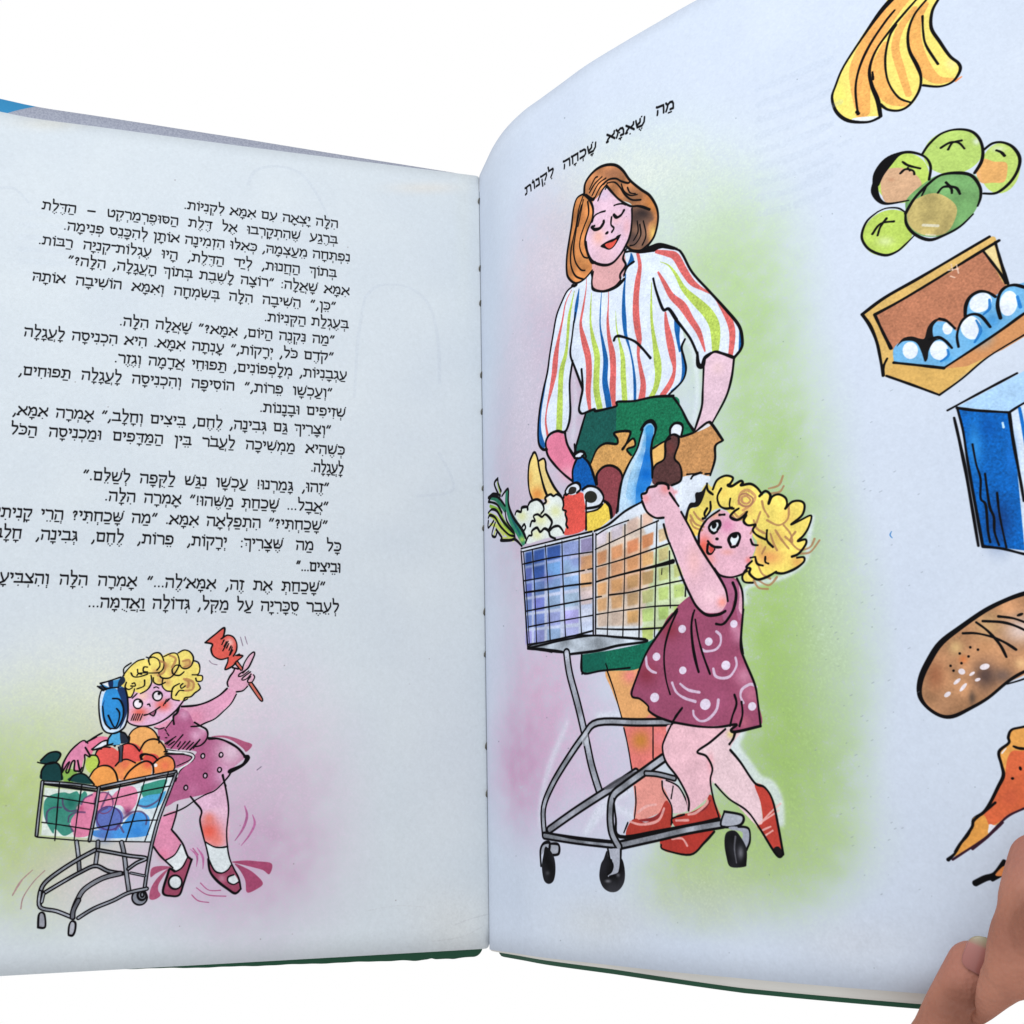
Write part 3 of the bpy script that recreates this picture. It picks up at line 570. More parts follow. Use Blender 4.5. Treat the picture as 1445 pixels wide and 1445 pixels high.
L('550 1060 530 1110', 1.4); L('770 1060 770 1040 830 1020', 1.6); V('770 1100 10 900 1070 16 1000 1045 18', INK); L('715 1170 730 1195 860 1220 930 1160 980 1105', 1.8); L('440 270 450 300', 1.2); L('320 225 325 315 420 305 560 290', 1.7); L('320 225 322 320', 1.5)

fr(730, 340, 340)
sk_ = P('410 1035 460 1015 520 1015 595 990 600 970 930 930 980 1000 1020 1080 1060 1140 1100 1200 900 1350 700 1440 450 1440 400 1300 350 1260 380 1120', (26, 110, 78), grain=.07)
P('400 1000 595 1000 590 1180 500 1440 330 1440 330 1200', (26, 82, 80), a=.85, clip=sk_, grain=.06, cur=0)
P('190 1180 230 1148 270 1150 300 1220 345 1300 335 1400 330 1440 270 1400 220 1340 180 1270 172 1220', (224, 126, 156)); blob(300, 1400, 60, (236, 176, 196), .7)
P('1130 700 1180 668 1240 680 1300 705 1290 800 1260 900 1210 1000 1170 1090 1150 1100 1110 1130 1060 1140 1100 1050 1110 950 1118 800', (222, 190, 206)); blob(1200, 760, 50, (230, 196, 200), .6)
S1 = '345 265 300 300 265 370 235 450 215 560 195 680 180 790 155 900 135 1010 125 1120 128 1210 150 1250 178 1252 172 1200 195 1160 240 1140 285 1145 310 1090 318 1020 318 950 318 850 325 760 330 740 385 870 395 870 380 950 375 1020 410 1035 460 1010 520 1010 595 990 600 970 700 960 820 935 910 925 990 840 1010 760 985 640 1000 590 990 520 1040 590 1080 690 1090 750 1110 760 1130 700 1180 665 1230 675 1300 700 1340 660 1350 600 1330 510 1250 410 1150 300 1050 190 990 80 950 50 850 30 800 60 740 68 680 60 640 50 650 120 640 210 600 270 540 298 480 300 450 280 445 190 415 215'
bl_ = P(S1, (216, 226, 242), grain=.02, wash=.015)
RED, GRN, BLU = (208, 100, 98), (178, 202, 92), (24, 92, 160)
for s_ in ('325 295 4 290 370 8 270 480 12 245 600 22 230 700 36 222 790 36 205 880 26 180 990 10 170 1080 12 182 1170 16', '415 220 3 412 290 6 395 400 14 380 500 18 400 600 36 425 700 40 430 800 38 425 900 34 435 1010 20',
           '548 300 4 545 400 8 542 480 16 550 580 24 570 680 38 575 780 38 572 880 40 580 990 22', '722 75 18 735 150 24 722 240 36 712 340 38 712 440 42 722 530 40 732 600 30 725 680 18 740 770 24 755 860 34 745 950 44',
           '888 430 12 895 500 28 915 600 44 930 680 40 942 770 20 920 850 34 870 925 34', '835 64 22 900 75 36 950 95 44 1000 180 42 1050 250 34 1120 295 14 1180 325 20 1240 410 34 1280 500 36 1290 580 34 1278 690 28',
           '845 188 12 880 250 24 925 330 34 990 390 46 1040 470 36 1090 550 30 1125 660 10'): V(s_, RED, clip=bl_, grain=.05)
for s_ in ('342 300 4 325 380 12 310 460 20 300 600 18 290 680 24 265 780 34 258 900 34 255 1000 40 250 1150 40', '445 310 3 440 400 10 440 500 14 455 590 26 478 690 38 475 800 40 475 900 40 495 1005 36', '590 420 2 595 520 8 612 600 12 632 700 28 635 800 34 640 880 34 645 965 34',
           '805 250 4 803 400 14 808 500 18 825 620 28 840 720 44 845 800 40 830 880 34 800 940 30', '855 125 3 905 145 8 950 200 18 1000 290 30 1080 370 50 1140 430 58 1180 500 60 1190 580 54 1188 660 40'): V(s_, GRN, clip=bl_, grain=.05)
for s_ in ('370 290 6 358 370 22 348 440 18 342 490 8', '505 310 4 498 420 8 498 520 10 515 620 20 530 720 32 525 840 36 540 930 38 550 1000 36', '650 200 6 640 300 16 638 400 24 642 480 28 650 560 20 675 650 10 695 750 12 705 860 18 705 960 16',
           '945 470 10 958 520 34 962 580 22 975 660 14', '985 670 8 1000 770 26 985 850 24 925 900 12', '1335 530 10 1340 600 22 1335 670 20', '185 760 6 160 900 12 138 1030 16 135 1140 22 152 1230 36'): V(s_, BLU, clip=bl_, grain=.05)
P('682 70 700 110 690 130 650 165 672 110', BLU)
for s_, wd in (('345 265 300 300 265 370 235 450 215 560 195 680 180 790 155 900 135 1010 125 1120 128 1210 150 1248 178 1252', 1.9), ('172 1240 172 1200 195 1160 240 1140 285 1145 310 1090 318 1020 316 950 314 850 325 760 332 720', 2.1), ('172 1240 185 1290 230 1350 280 1400 330 1440', 2.0), ('285 1145 300 1220 345 1300', 2.4),
               ('340 480 328 580 318 680 345 760 385 870 390 900', 1.9), ('385 770 392 880 380 950 370 1010 385 1035 410 1030', 2.2), ('410 1030 460 1010 470 1020 530 1008 595 990 600 965 700 960 820 935 935 930', 2.2), ('930 930 980 1000 1020 1080 1060 1140', 2.2),
               ('410 1035 385 1120 350 1240', 2.0), ('340 490 348 430', 1.4), ('640 50 650 65 680 62 740 68 820 58', 1.9), ('820 58 870 35 955 50 990 80 1050 190 1150 300 1250 410 1330 510 1350 600 1340 650 1300 700', 2.3),
               ('815 225 830 290 860 380 880 415 910 410 950 470 990 520 1040 590 1080 680', 2.3), ('1005 590 985 640 1000 700 1012 770 990 840 910 920', 1.9), ('1130 700 1180 665 1230 675 1300 700', 2.6), ('1118 750 1112 900 1105 1000 1065 1130', 2.0), ('1300 700 1285 820 1250 940 1170 1090', 2.0),
               ('580 595 590 575 620 572 700 600 750 645 798 702', 2.3), ('445 190 452 240 450 285 480 300 540 298 600 272 640 230', 2.2), ('640 40 630 120 650 150 615 220', 2.0), ('700 125 660 155 640 210', 1.8), ('330 268 345 270 355 262', 2.4), ('350 1240 342 1290', 2.5)): L(s_, wd)
V('740 68 6 800 52 14 860 32 22 905 34 10 955 48 12', INK); V('1080 670 12 1085 740 22 1110 750 24 1125 700 18 1160 670 8', INK); V('880 415 8 910 408 14 960 470 8', INK)
# head
fr(640, 120, 360)
P('735 615 700 640 680 700 668 800 655 880 643 960 640 1040 650 1085 680 1118 715 1115 750 1090 785 1050 790 1000 765 950 750 880 770 800 790 720 785 650 750 630', (202, 132, 78), wash=.1)
hr_ = P('740 610 745 560 775 510 820 470 870 452 920 455 960 485 990 525 1040 570 1100 610 1140 660 1158 720 1155 790 1135 860 1105 910 1065 935 1010 930 975 910 990 860 1010 780 1015 700 1000 670 950 650 900 610 870 575 850 585 820 630 790 660 760 640', (186, 124, 82), wash=.12)
blob(900, 500, 90, (160, 108, 80), .8, clip=hr_, ry=50); blob(1000, 620, 60, (140, 100, 74), .8, clip=hr_); blob(1120, 680, 50, (208, 132, 70), .9, clip=hr_, ry=80); blob(1130, 840, 30, (240, 200, 110), .9, clip=hr_, ry=60)
P('1008 700 1060 688 1112 708 1135 760 1104 785 1092 850 1105 900 1060 932 1000 915 985 880 1005 790', (112, 84, 72), a=.85, clip=hr_, soft=2); blob(1065, 730, 62, (52, 42, 42), 1.0, clip=hr_, ry=40); blob(1040, 760, 50, (60, 48, 46), .9, clip=hr_, ry=50); blob(1020, 860, 50, (64, 52, 50), .9, clip=hr_, ry=40); blob(1060, 830, 50, (132, 100, 84), .9, clip=hr_, ry=80); blob(1010, 880, 40, (90, 70, 66), .9, clip=hr_)
blob(720, 760, 40, (190, 120, 70), .6, ry=90); blob(740, 990, 30, (218, 150, 90), .5)
P('785 1000 785 1080 783 1130 800 1160 850 1168 910 1145 950 1095 975 1020 965 940 940 960 900 1010 850 1020 800 1000', (216, 164, 166))
fc_ = P('850 590 820 630 790 665 790 720 778 780 752 850 755 900 770 960 800 1000 850 1018 900 1008 940 960 970 915 990 860 1008 780 1010 700 960 675 920 640 880 595', (222, 188, 208))
blob(850, 620, 40, (216, 196, 224), .7, clip=fc_); blob(820, 860, 46, (232, 178, 166), .95, clip=fc_, ry=60); blob(920, 760, 40, (230, 180, 186), .7, clip=fc_); blob(980, 800, 30, (230, 176, 184), .7, clip=fc_, ry=70); blob(860, 960, 90, (228, 186, 196), .6, clip=fc_)
P('832 912 870 885 910 868 945 850 930 885 905 920 880 933 855 925', INK, grain=0, wash=0); P('858 905 885 892 900 888 925 875 905 912 880 926', (218, 84, 72))
for s_, wd in (('740 615 700 640 680 700 668 800 655 880 643 960 640 1040 650 1090 690 1122 740 1100 785 1050', 1.7), ('740 620 745 560 775 510 820 470 870 452 920 455 960 485 1000 540 1060 590 1110 625 1145 680 1158 730 1155 790 1135 860 1100 910', 2.2), ('740 620 770 650 790 700 785 760 760 820 745 880 755 940 780 1000 800 1005', 2.0),
               ('735 625 710 700 695 790 680 860 665 940 665 1020 690 1080 735 1100', 1.3), ('725 680 705 760 690 850 680 930 690 1000 720 1045 745 1050', 1.3), ('760 660 765 730 740 800 720 860 715 920 735 970 760 980', 1.3), ('735 650 720 730 705 800', 1.1),
               ('770 590 800 530 815 520', 1.3), ('770 610 800 560 840 520', 1.3), ('785 625 820 560 862 528', 1.3), ('800 640 830 580 865 545', 1.5), ('818 655 840 600 870 560', 1.4), ('750 625 790 650 795 640', 2.2),
               ('850 560 880 535 920 530 950 545 990 555 1000 540', 1.8), ('870 555 910 550 940 575 970 620 1010 650 1060 650', 1.4), ('950 560 965 600 1000 625 1040 620', 1.2), ('985 580 1000 610 1030 615', 1.2), ('870 575 900 610 940 650 1000 685 1040 685 1070 690 1110 705', 2.0), ('860 590 870 570', 1.4),
               ('750 890 760 950 790 1000 850 1020 900 1008 945 960 975 910 1000 850 1010 770 1010 700', 2.0), ('1055 790 1060 850 1030 900 1000 910', 1.3), ('1075 770 1090 850 1070 905', 1.3), ('1040 770 1045 830 1020 880', 1.2), ('975 910 1010 935 1060 935 1100 905', 1.8),
               ('785 775 800 740 830 722 858 714', 1.5), ('910 682 930 675 960 672 975 678', 1.5), ('782 805 800 818 830 810 850 780 850 770', 2.5), ('908 735 925 750 950 735 965 710', 2.4), ('895 748 892 790 908 810 897 832', 1.7), ('864 840 872 836', 2.2), ('925 860 945 850', 1.6), ('798 798 785 800', 1.6),
               ('790 1060 783 1120 795 1155 850 1168 910 1145 945 1110', 2.0), ('978 930 960 980 975 1020 945 1070 945 1095', 2.0), ('1020 1000 985 1030 965 1075', 1.9)): L(s_, wd)
V('1060 940 10 1120 918 18 1170 908 22 1250 925 14', INK)
# --- trolley of groceries
fr(680, 580, 340)
P('1025 230 1080 190 1160 165 1190 155 1270 130 1310 100 1355 70 1395 95 1445 175 1400 210 1400 290 1370 385 1300 375 1250 385 1200 395 1180 400 1030 400', (190, 138, 88), grain=.05)
P('1025 230 1080 190 1110 180 1100 240 1090 290 1030 330', (228, 180, 104)); P('1290 125 1345 78 1370 85 1350 100', (222, 220, 226))
P('655 320 670 270 690 230 740 195 800 195 815 180 795 130 885 122 880 165 850 225 905 165 915 205 870 230 900 270 905 300 860 370 840 420 700 420 670 400', (206, 156, 92), grain=.05)
P('690 440 690 380 730 335 780 330 825 360 842 410 830 470 820 540 805 610 770 640 700 560', (136, 66, 74), grain=.05)
P('545 400 550 320 570 280 600 270 640 310 670 390 685 450 690 500 600 480 545 430', (14, 88, 168), grain=.06)
bb_ = P('965 110 985 80 1015 65 1040 85 1040 130 1020 180 1015 250 1020 330 1025 400 1000 460 960 500 965 560 900 590 815 605 820 500 840 420 880 330 920 260 940 200 955 150', (186, 214, 238), grain=.03)
V('1005 110 50 1005 200 44 1000 290 70 985 380 90 965 470 90 950 550 60', (26, 112, 200), a=.85, clip=bb_); V('985 130 16 965 220 20 940 300 40 910 400 60 890 500 60', (120, 180, 226), a=.5, clip=bb_)
for x, y, r, c_, a_ in ((1000, 110, 50, (70, 160, 220), .9), (1000, 200, 40, (40, 130, 205), .95), (990, 280, 46, (20, 110, 200), .95), (985, 380, 55, (10, 100, 192), .95), (960, 470, 60, (30, 120, 204), .9), (930, 540, 50, (70, 150, 220), .7), (900, 330, 30, (190, 222, 236), .6)): blob(x, y, r, c_, a_, clip=bb_)
P('1100 190 1115 155 1150 140 1180 150 1180 200 1160 260 1155 285 1185 320 1195 370 1190 420 1130 450 1030 440 1025 380 1035 330 1090 290 1095 240', (84, 54, 54), grain=.06); blob(1130, 220, 30, (120, 60, 58), .6, ry=50)
P('1130 140 1135 100 1160 72 1195 80 1200 120 1190 150 1150 140', WH); EL(583, 263, 26, 12, -20, c=WH)
c1_ = P('305 250 285 320 280 400 285 480 300 535 340 530 390 520 370 450 350 370 335 290 320 255', (236, 210, 130)); blob(330, 500, 60, (226, 144, 72), .9, clip=c1_); blob(290, 400, 20, (226, 170, 90), .6, clip=c1_, ry=60); P('345 300 370 285 380 300 385 360 410 420 450 470 475 510 420 500 385 500 360 430 345 360', (232, 206, 136))
cf_ = P('200 615 240 580 280 570 300 540 340 530 365 560 385 520 430 500 460 510 490 560 500 620 510 680 495 740 400 760 330 780 270 795 240 740 215 660', (222, 230, 226)); 
for x, y, r in ((240, 630, 40), (350, 650, 50), (440, 600, 46), (330, 740, 40)): blob(x, y, r, (226, 230, 168), .8, clip=cf_)
blob(385, 540, 24, (240, 200, 140), .7, clip=cf_)
for s_, c_ in (('95 430 14 110 490 12', (150, 180, 90)), ('45 520 16 90 530 22 140 590 26', (40, 110, 84)), ('150 490 26 150 560 30 175 640 44 215 710 44 250 790 24', (50, 130, 100)), ('50 570 14 100 600 18 140 680 22 190 740 24', (130, 170, 60)), ('45 620 16 90 650 24 130 710 24 180 760 24', (176, 196, 80)), ('50 680 12 90 690 16 130 740 16', (196, 206, 110)), ('80 720 12 72 745 10', (200, 210, 120)), ('120 765 12 190 770 18', (200, 210, 110))): V(s_, c_)
V('160 560 10 180 640 14 230 740 12', (20, 84, 96), a=.8); blob(240, 770, 22, (180, 206, 90), .8)
P('487 520 520 490 600 490 620 540 625 700 500 745 505 690 500 640 490 580', (224, 88, 78), grain=.04); P('625 610 700 580 750 548 772 590 775 640 720 690 680 712 630 715', (238, 208, 86), grain=.04)
EL(548, 468, 46, 34, -25, c=WH); P('520 475 535 455 565 460 560 490 525 500', (44, 40, 38)); P('610 470 650 450 700 470 725 520 700 560 650 590 625 590', WH); EL(653, 515, 38, 36, 10, c=(40, 40, 36)); P('625 580 680 570 720 540 730 560 690 590 625 612', WH)
for s_, wd in (('1025 225 1080 190 1130 165', 1.8), ('1195 155 1270 130 1310 100 1355 68 1380 80 1445 175', 2.2), ('1440 180 1400 210 1398 290 1370 385', 2.1), ('1310 370 1270 385 1255 405', 2.0), ('1320 372 1230 380', 1.4), ('1370 375 1340 378', 1.6),
               ('655 310 690 230 740 195 800 198 815 190 812 165 795 130 885 122 880 165 850 225 845 222 905 165 918 208 870 230 895 265', 1.9), ('690 440 690 380 730 335 780 328 825 355 842 400 830 470 820 540 808 610', 2.1),
               ('545 420 545 350 570 285', 2.0), ('600 270 640 310 665 370 685 440', 2.1), ('555 275 560 258 590 242 615 250 625 275', 2.2), ('560 283 590 282 610 262', 1.8), ('965 110 950 160 930 230 880 320 845 400 825 480 815 600', 2.0), ('1040 130 1022 180 1015 250 1022 330 1022 400', 2.1),
               ('1125 150 1100 190 1100 250 1090 292 1045 320 1028 350', 2.0), ('1180 155 1180 200 1155 280 1185 320 1198 370 1190 420 1140 445', 2.0), ('1120 155 1150 140 1185 155', 2.0), ('1130 145 1130 105 1155 75 1190 75 1205 100 1195 150', 2.2), ('310 250 285 310 278 400 285 480 302 530', 1.9), ('305 255 320 250 335 290 345 350 370 450 390 505', 2.0),
               ('340 300 370 285 382 310 388 360 430 450 475 510', 1.9), ('330 530 340 530', 1.5), ('490 520 495 500 510 500', 1.6), ('625 540 625 710', 1.9), ('500 480 520 450 560 430 585 440 590 470 570 490', 2.0), ('500 485 505 505 520 495', 1.6), ('605 470 640 450 690 460 722 495 728 530 700 570 625 585', 2.1), ('625 608 690 592 725 560', 1.5),
               ('735 540 765 570 775 640', 2.4), ('95 405 75 435 95 490 110 510', 1.7), ('95 405 100 440 115 480', 1.6), ('120 510 150 470 160 480 160 560 190 640 240 710 262 760', 2.0), ('40 545 60 510 100 520 140 570', 1.7), ('40 520 70 495 110 505', 1.6), ('45 545 90 560 120 610', 1.7), ('40 610 60 590 90 600 120 650 160 700 190 730', 1.7), ('40 640 50 625 80 640 110 690 160 740 195 750', 1.6),
               ('40 660 40 700 70 660', 1.5), ('80 670 60 740 80 755 90 730', 1.6), ('85 710 120 760 115 775 170 775 200 770 240 810', 1.8), ('140 600 150 660 190 720 200 760', 1.4), ('262 790 265 770', 1.3)): L(s_, wd)
V('955 110 14 985 70 18 1020 62 20 1042 95 16 1038 130 10', INK); V('740 545 8 768 575 16 780 635 12', INK); V('555 200 10 562 250 16', INK)
for s_ in ('200 620 210 600 235 605 240 580 270 575 275 590', '275 575 290 545 330 530 360 550 372 590 355 615', '365 560 385 545 380 520 410 500 430 510 450 500 480 520 490 560 485 590 505 600 500 620 510 650 505 680 515 700', '290 690 300 660 320 660 310 630 335 620 360 635 380 620 405 640 420 670 400 715', '262 790 280 750 300 745 300 720 330 700 350 725 375 705 400 720 410 750 440 765', '410 715 430 695 460 690 480 710 490 730', '245 690 255 680 262 700 250 720'): L(s_, 1.9)
# basket
lf = np.array([[248, 835], [668, 735], [665, 1335], [275, 1400]], float); 
P('248 835 668 735 665 1335 275 1400', (214, 222, 236), cur=0); P('685 735 960 560 1060 640 1130 790 1180 1000 1240 1110 1110 1310 980 1365 685 1335', (214, 222, 232), cur=0)
for s_, c_, a_ in (('250 850 668 750 665 1330 275 1395', (176, 186, 222), .55), ('250 850 560 770 480 1050 262 1080', (96, 122, 186), .45), ('580 860 668 840 667 1100 590 1110', (216, 172, 136), .55), ('690 760 950 640 1040 900 960 1290 700 1290', (214, 176, 142), .55), ('780 860 1010 760 960 1060 760 1120', (198, 132, 88), .4), ('1040 820 1130 790 1180 1000 1240 1110 1110 1310 960 1320 1000 1050', (182, 202, 130), .6)):
    P(s_, c_, a=a_, soft=2, wash=.05, cur=0)
rr = np.random.default_rng(3)
for i, (xa, xb) in enumerate(((262, 300), (312, 375), (392, 470), (492, 580), (594, 660))):
    for j in range(6):
        f = lambda x, yy: yy + (-.235+.03*j)*(x-262)
        y0_ = 850+j*94; y1_ = y0_+80
        ctop = [(70, 96, 160), (60, 104, 168), (104, 140, 200), (130, 160, 206), (200, 150, 110)][i]
        cbot = [(136, 150, 206), (132, 156, 208), (150, 166, 214), (172, 178, 218), (200, 202, 226)][i]
        k = j/5; c_ = tuple(np.array(ctop)*(1-k)+np.array(cbot)*k + rr.uniform(-12, 12, 3))
        if i == 4: c_ = [(140, 130, 170), (208, 152, 106), (218, 170, 124), (216, 196, 196), (206, 212, 232), (200, 212, 236)][j]
        if (i, j) in ((0, 0), (1, 0), (1, 1), (2, 0)): c_ = (46, 78, 150)
        P(f'{xa} {f(xa, y0_)} {xb} {f(xb, y0_)} {xb} {f(xb, y1_)} {xa} {f(xa, y1_)}', c_, a=.9, cur=0, wash=.05, soft=.9)
for x_, y_ in ((390, 1000), (330, 1150), (560, 900)): blob(x_, y_, 50, (120, 110, 190), .35)
cols = [(690, 750), (775, 845), (870, 940), (960, 1030), (1058, 1120), (1150, 1215)]
for i, (xa, xb) in enumerate(cols):
    for j in range(7):
        sl = -.44+.065*j
        f = lambda x, yy: yy+sl*(x-690)
        y0_ = 760+j*92-(40 if j == 0 else 0)+ (0 if j else 20); y1_ = y0_+76
        if f(xa, y0_) > 1300 or (i == 5 and j < 3) or (i == 4 and j < 1): continue
        if i <= 1: c_ = [(206, 196, 210), (204, 140, 96), (206, 150, 110), (210, 156, 104), (206, 158, 110), (206, 184, 168), (210, 206, 214)][j]
        elif i == 2: c_ = [(214, 184, 170), (196, 122, 84), (204, 144, 98), (176, 136, 92), (186, 150, 108), (206, 158, 100), (200, 178, 96)][j]
        elif i == 3: c_ = [(208, 170, 150), (200, 128, 84), (214, 166, 110), (174, 140, 94), (176, 180, 120), (172, 196, 118), (186, 204, 110)][j]
        else: c_ = [(222, 200, 176), (206, 178, 136), (190, 176, 120), (180, 188, 116), (170, 192, 112), (164, 194, 108), (174, 198, 116)][j]
        P(f'{xa} {f(xa, y0_)} {xb} {f(xb, y0_)} {xb-4} {f(xb, y1_)} {xa+4} {f(xa, y1_)}', c_, a=.9, cur=0, wash=.05, soft=1.1)
P('240 830 668 725 668 745 246 846', WH, cur=0); P('672 720 960 550 985 590 690 742', WH, cur=0)
for s_, wd in (('235 826 440 775 660 722', 1.4), ('240 845 450 795 668 742', 1.2), ('248 918 420 880 660 845', 1.1), ('255 1018 450 985 615 955', 1.1), ('635 950 662 945', 1.1), ('268 1200 450 1165 660 1125', 1.2), ('278 1295 450 1262 665 1225', 1.1), ('275 1400 450 1372 665 1318', 1.3),
               ('235 840 255 1100 275 1420', 1.6), ('250 845 268 1100 285 1400', 1.0), ('303 830 318 1100 328 1395', 1.1), ('380 805 398 1080 410 1385', 1.1), ('480 780 488 1050 502 1362', 1.1), ('583 755 585 1050 598 1345', 1.1), ('665 735 668 1335', 1.5), ('684 735 682 1335', 1.4),
               ('675 720 760 680 860 600 960 545', 1.9), ('688 742 760 700 880 655', 1.2), ('680 830 800 775 960 700 1058 658', 1.2), ('685 935 860 885 1130 792', 1.2), ('680 1118 718 1112', 1.1), ('765 1103 900 1085 1045 1048 1215 1013', 1.3), ('690 1220 850 1195 1030 1172 1185 1165', 1.1), ('690 1306 900 1310 1110 1298', 1.4),
               ('765 730 762 1000 752 1345', 1.1), ('858 680 855 1000 845 1350', 1.1), ('955 625 950 1000 942 1360', 1.2), ('1050 660 1042 1000 1035 1355', 1.2), ('1125 840 1130 1180', 1.1), ('1222 1030 1220 1110', 1.4), ('1080 945 1078 980', .8),
               ('275 1425 340 1430 420 1445', 1.7), ('280 1412 450 1370 620 1345 980 1368', 1.7)): L(s_, wd)
V('262 1088 9 400 1068 10 500 1050 8 655 1032 9', INK); V('685 1025 9 800 990 9 1000 940 12 1100 915 18 1145 902 22', INK)
# --- frame of the trolley
fr(730, 860, 410)
P('55 188 230 150 375 130 500 138 632 152 560 175 400 210 265 228 200 212', (176, 186, 198), wash=.12); L('52 192 110 180 230 152 375 130 500 138 632 150 630 162 500 180 400 205 265 222', 1.9); L('52 194 130 200 225 212', 2.2)
tube('245 215 260 320 300 470 340 640 370 780 410 910', 26, 1.4, (156, 160, 172))
tube('770 560 600 562 400 562 330 630 240 760 170 880 130 990 135 1120', 18, 1.7, (150, 154, 164)); tube('160 1095 280 1010 410 925 500 870 590 810', 22, 1.6, (136, 138, 148)); P('430 890 500 840 590 805 560 840 470 890', (84, 84, 92), a=.8)
tube('135 1125 300 1150 480 1170', 18, 1.7); tube('500 1175 700 1130 850 1095 1020 1065', 24, 2.0); tube('725 740 620 815 530 880 475 930 462 1020 470 1110 505 1180', 24, 1.8); tube('640 815 700 820 780 840', 14, 1.5)
V('480 940 6 490 1040 10 510 1130 14 700 1100 8 1000 1045 10', INK); V('160 1115 6 300 1140 10 470 1158 10', INK)
P('340 600 320 640 330 680 355 660 350 620', (190, 194, 204), a=.7)
P('1030 1010 1120 1025 1105 1075 1015 1070', (170, 174, 186)); L('1030 1005 1120 1025 1108 1072 1015 1078 1030 1005', 2.0); P('1060 1080 1150 1090 1155 1150 1140 1190 1110 1180 1120 1110 1060 1095', (160, 164, 178)); L('1100 1080 1150 1090 1157 1150 1140 1195', 2.0)
P('1040 1110 1080 1100 1110 1130 1140 1190 1140 1260 1130 1280 1060 1280 1040 1230 1030 1160', (30, 30, 34), wash=.3); V('1085 1130 10 1080 1190 8 1090 1260 6', (130, 130, 140), a=.6); blob(1110, 1210, 18, (150, 150, 160), .6, ry=40)
P('130 1160 190 1155 208 1180 200 1220 165 1215 150 1180 120 1220', (160, 164, 176)); L('118 1275 115 1200 130 1165 160 1160 158 1200', 2.2); L('165 1165 205 1170 205 1215 168 1222', 2.0); P('140 1180 165 1200 185 1240 190 1300 180 1350 155 1365 132 1345 122 1280 130 1220', (24, 24, 28), wash=.3); blob(150, 1310, 14, (90, 90, 96), .6)
P('445 1200 455 1235 490 1245 520 1240 535 1300 530 1360 500 1400 460 1405 425 1380 408 1330 415 1270 430 1240', (22, 22, 26), wash=.3); P('455 1195 515 1195 510 1260 500 1310 470 1330 450 1325 475 1290 470 1240', (172, 176, 190)); L('450 1190 460 1240 475 1270 470 1300 450 1318', 1.8); L('515 1195 512 1280 500 1315 460 1330', 2.0); blob(450, 1350, 18, (150, 150, 158), .7, ry=10); blob(500, 1320, 12, (130, 130, 140), .6)
# --- the girl
P('1035 590 1130 580 1060 690 1110 760 1180 870 1210 960 1220 1080 1190 1075 1080 960 1000 880 970 850 970 760 900 710', (228, 198, 206)); blob(1060, 620, 24, (226, 210, 130), .8)
P('770 570 1035 590 960 660 900 710 960 760 970 850 950 930 870 1000 850 1000 830 900 780 820 740 760 725 690 740 620', (230, 184, 196)); blob(960, 760, 20, (236, 160, 170), .6, ry=60)
P('1180 870 1230 880 1265 940 1290 1020 1310 1120 1320 1220 1290 1220 1230 1130 1190 1075 1220 1060 1210 960', (188, 66, 56)); P('1275 1190 1300 1180 1325 1220 1290 1222', (24, 18, 22))
for s_ in ('1210 1060 1270 1000 1310 965', '1215 1100 1260 1080', '1225 1130 1270 1100', '1190 1075 1300 1000'): L(s_, 1.6, (236, 190, 186), a=.8)
for s_, wd in (('770 565 735 640 722 690 740 760 800 840 850 940 852 1000', 1.8), ('1035 595 960 660 895 708 940 730 970 790 960 850 975 940 1005 1040', 1.8), ('1060 700 1110 760 1180 862 1230 885 1270 950 1300 1090 1322 1215', 2.2), ('985 870 1050 940 1140 1000 1200 1080 1290 1222 1322 1218', 1.9), ('820 490 790 530 770 570', 2.0), ('1085 600 1075 640 1055 670', 2.2)): L(s_, wd)
# dress
fr(880, 640, 340)
dr_ = P('420 850 340 900 280 980 230 1060 170 1160 130 1260 120 1330 700 1330 740 1290 715 1200 700 1120 705 1000 715 860 690 770 640 740 590 760 615 830 625 880 600 950 520 965 450 940', (150, 74, 104))
fr(730, 860, 410)
dr2_ = P('560 420 600 440 650 480 660 510 770 560 900 580 1060 575 1090 560 1060 605 1210 580 1200 470 1180 370 1140 270 1110 210 1115 60 1100 0 800 0 700 130 640 220 590 340', (152, 76, 106), cur=1)
for x, y, r, c_, a_ in ((640, 320, 70, (130, 46, 60), .7), (760, 100, 60, (136, 50, 64), .7), (1110, 130, 50, (206, 140, 170), .8), (1130, 330, 60, (206, 140, 168), .75), (1080, 90, 30, (214, 160, 184), .6), (1160, 420, 60, (196, 120, 146), .7), (900, 260, 90, (160, 80, 120), .6), (1000, 450, 90, (162, 84, 118), .5), (1130, 560, 40, (196, 110, 130), .6)): blob(x, y, r, c_, a_, clip=dr2_)
for x, y, r in ((820, 97, 19), (952, 160, 19), (692, 235, 19), (823, 303, 18), (1037, 278, 22), (683, 438, 22), (935, 472, 26), (1168, 482, 20), (1077, 72, 18)): EL(x, y, r, r*1.08, 20, c=(218, 206, 226)); 
for s_ in ('990 110 1010 130 1010 170 985 200 940 208 920 200', '1085 240 1090 280 1060 330 1020 342 985 330 975 295', '640 235 645 280 665 305 690 315', '1000 450 990 500 950 545 910 555 880 530 875 505', '770 365 790 410 830 440 885 458', '810 370 850 400 905 412', '1190 385 1160 372 1120 395 1110 430 1125 465'): L(s_, 2.3, (214, 196, 220), a=.9)
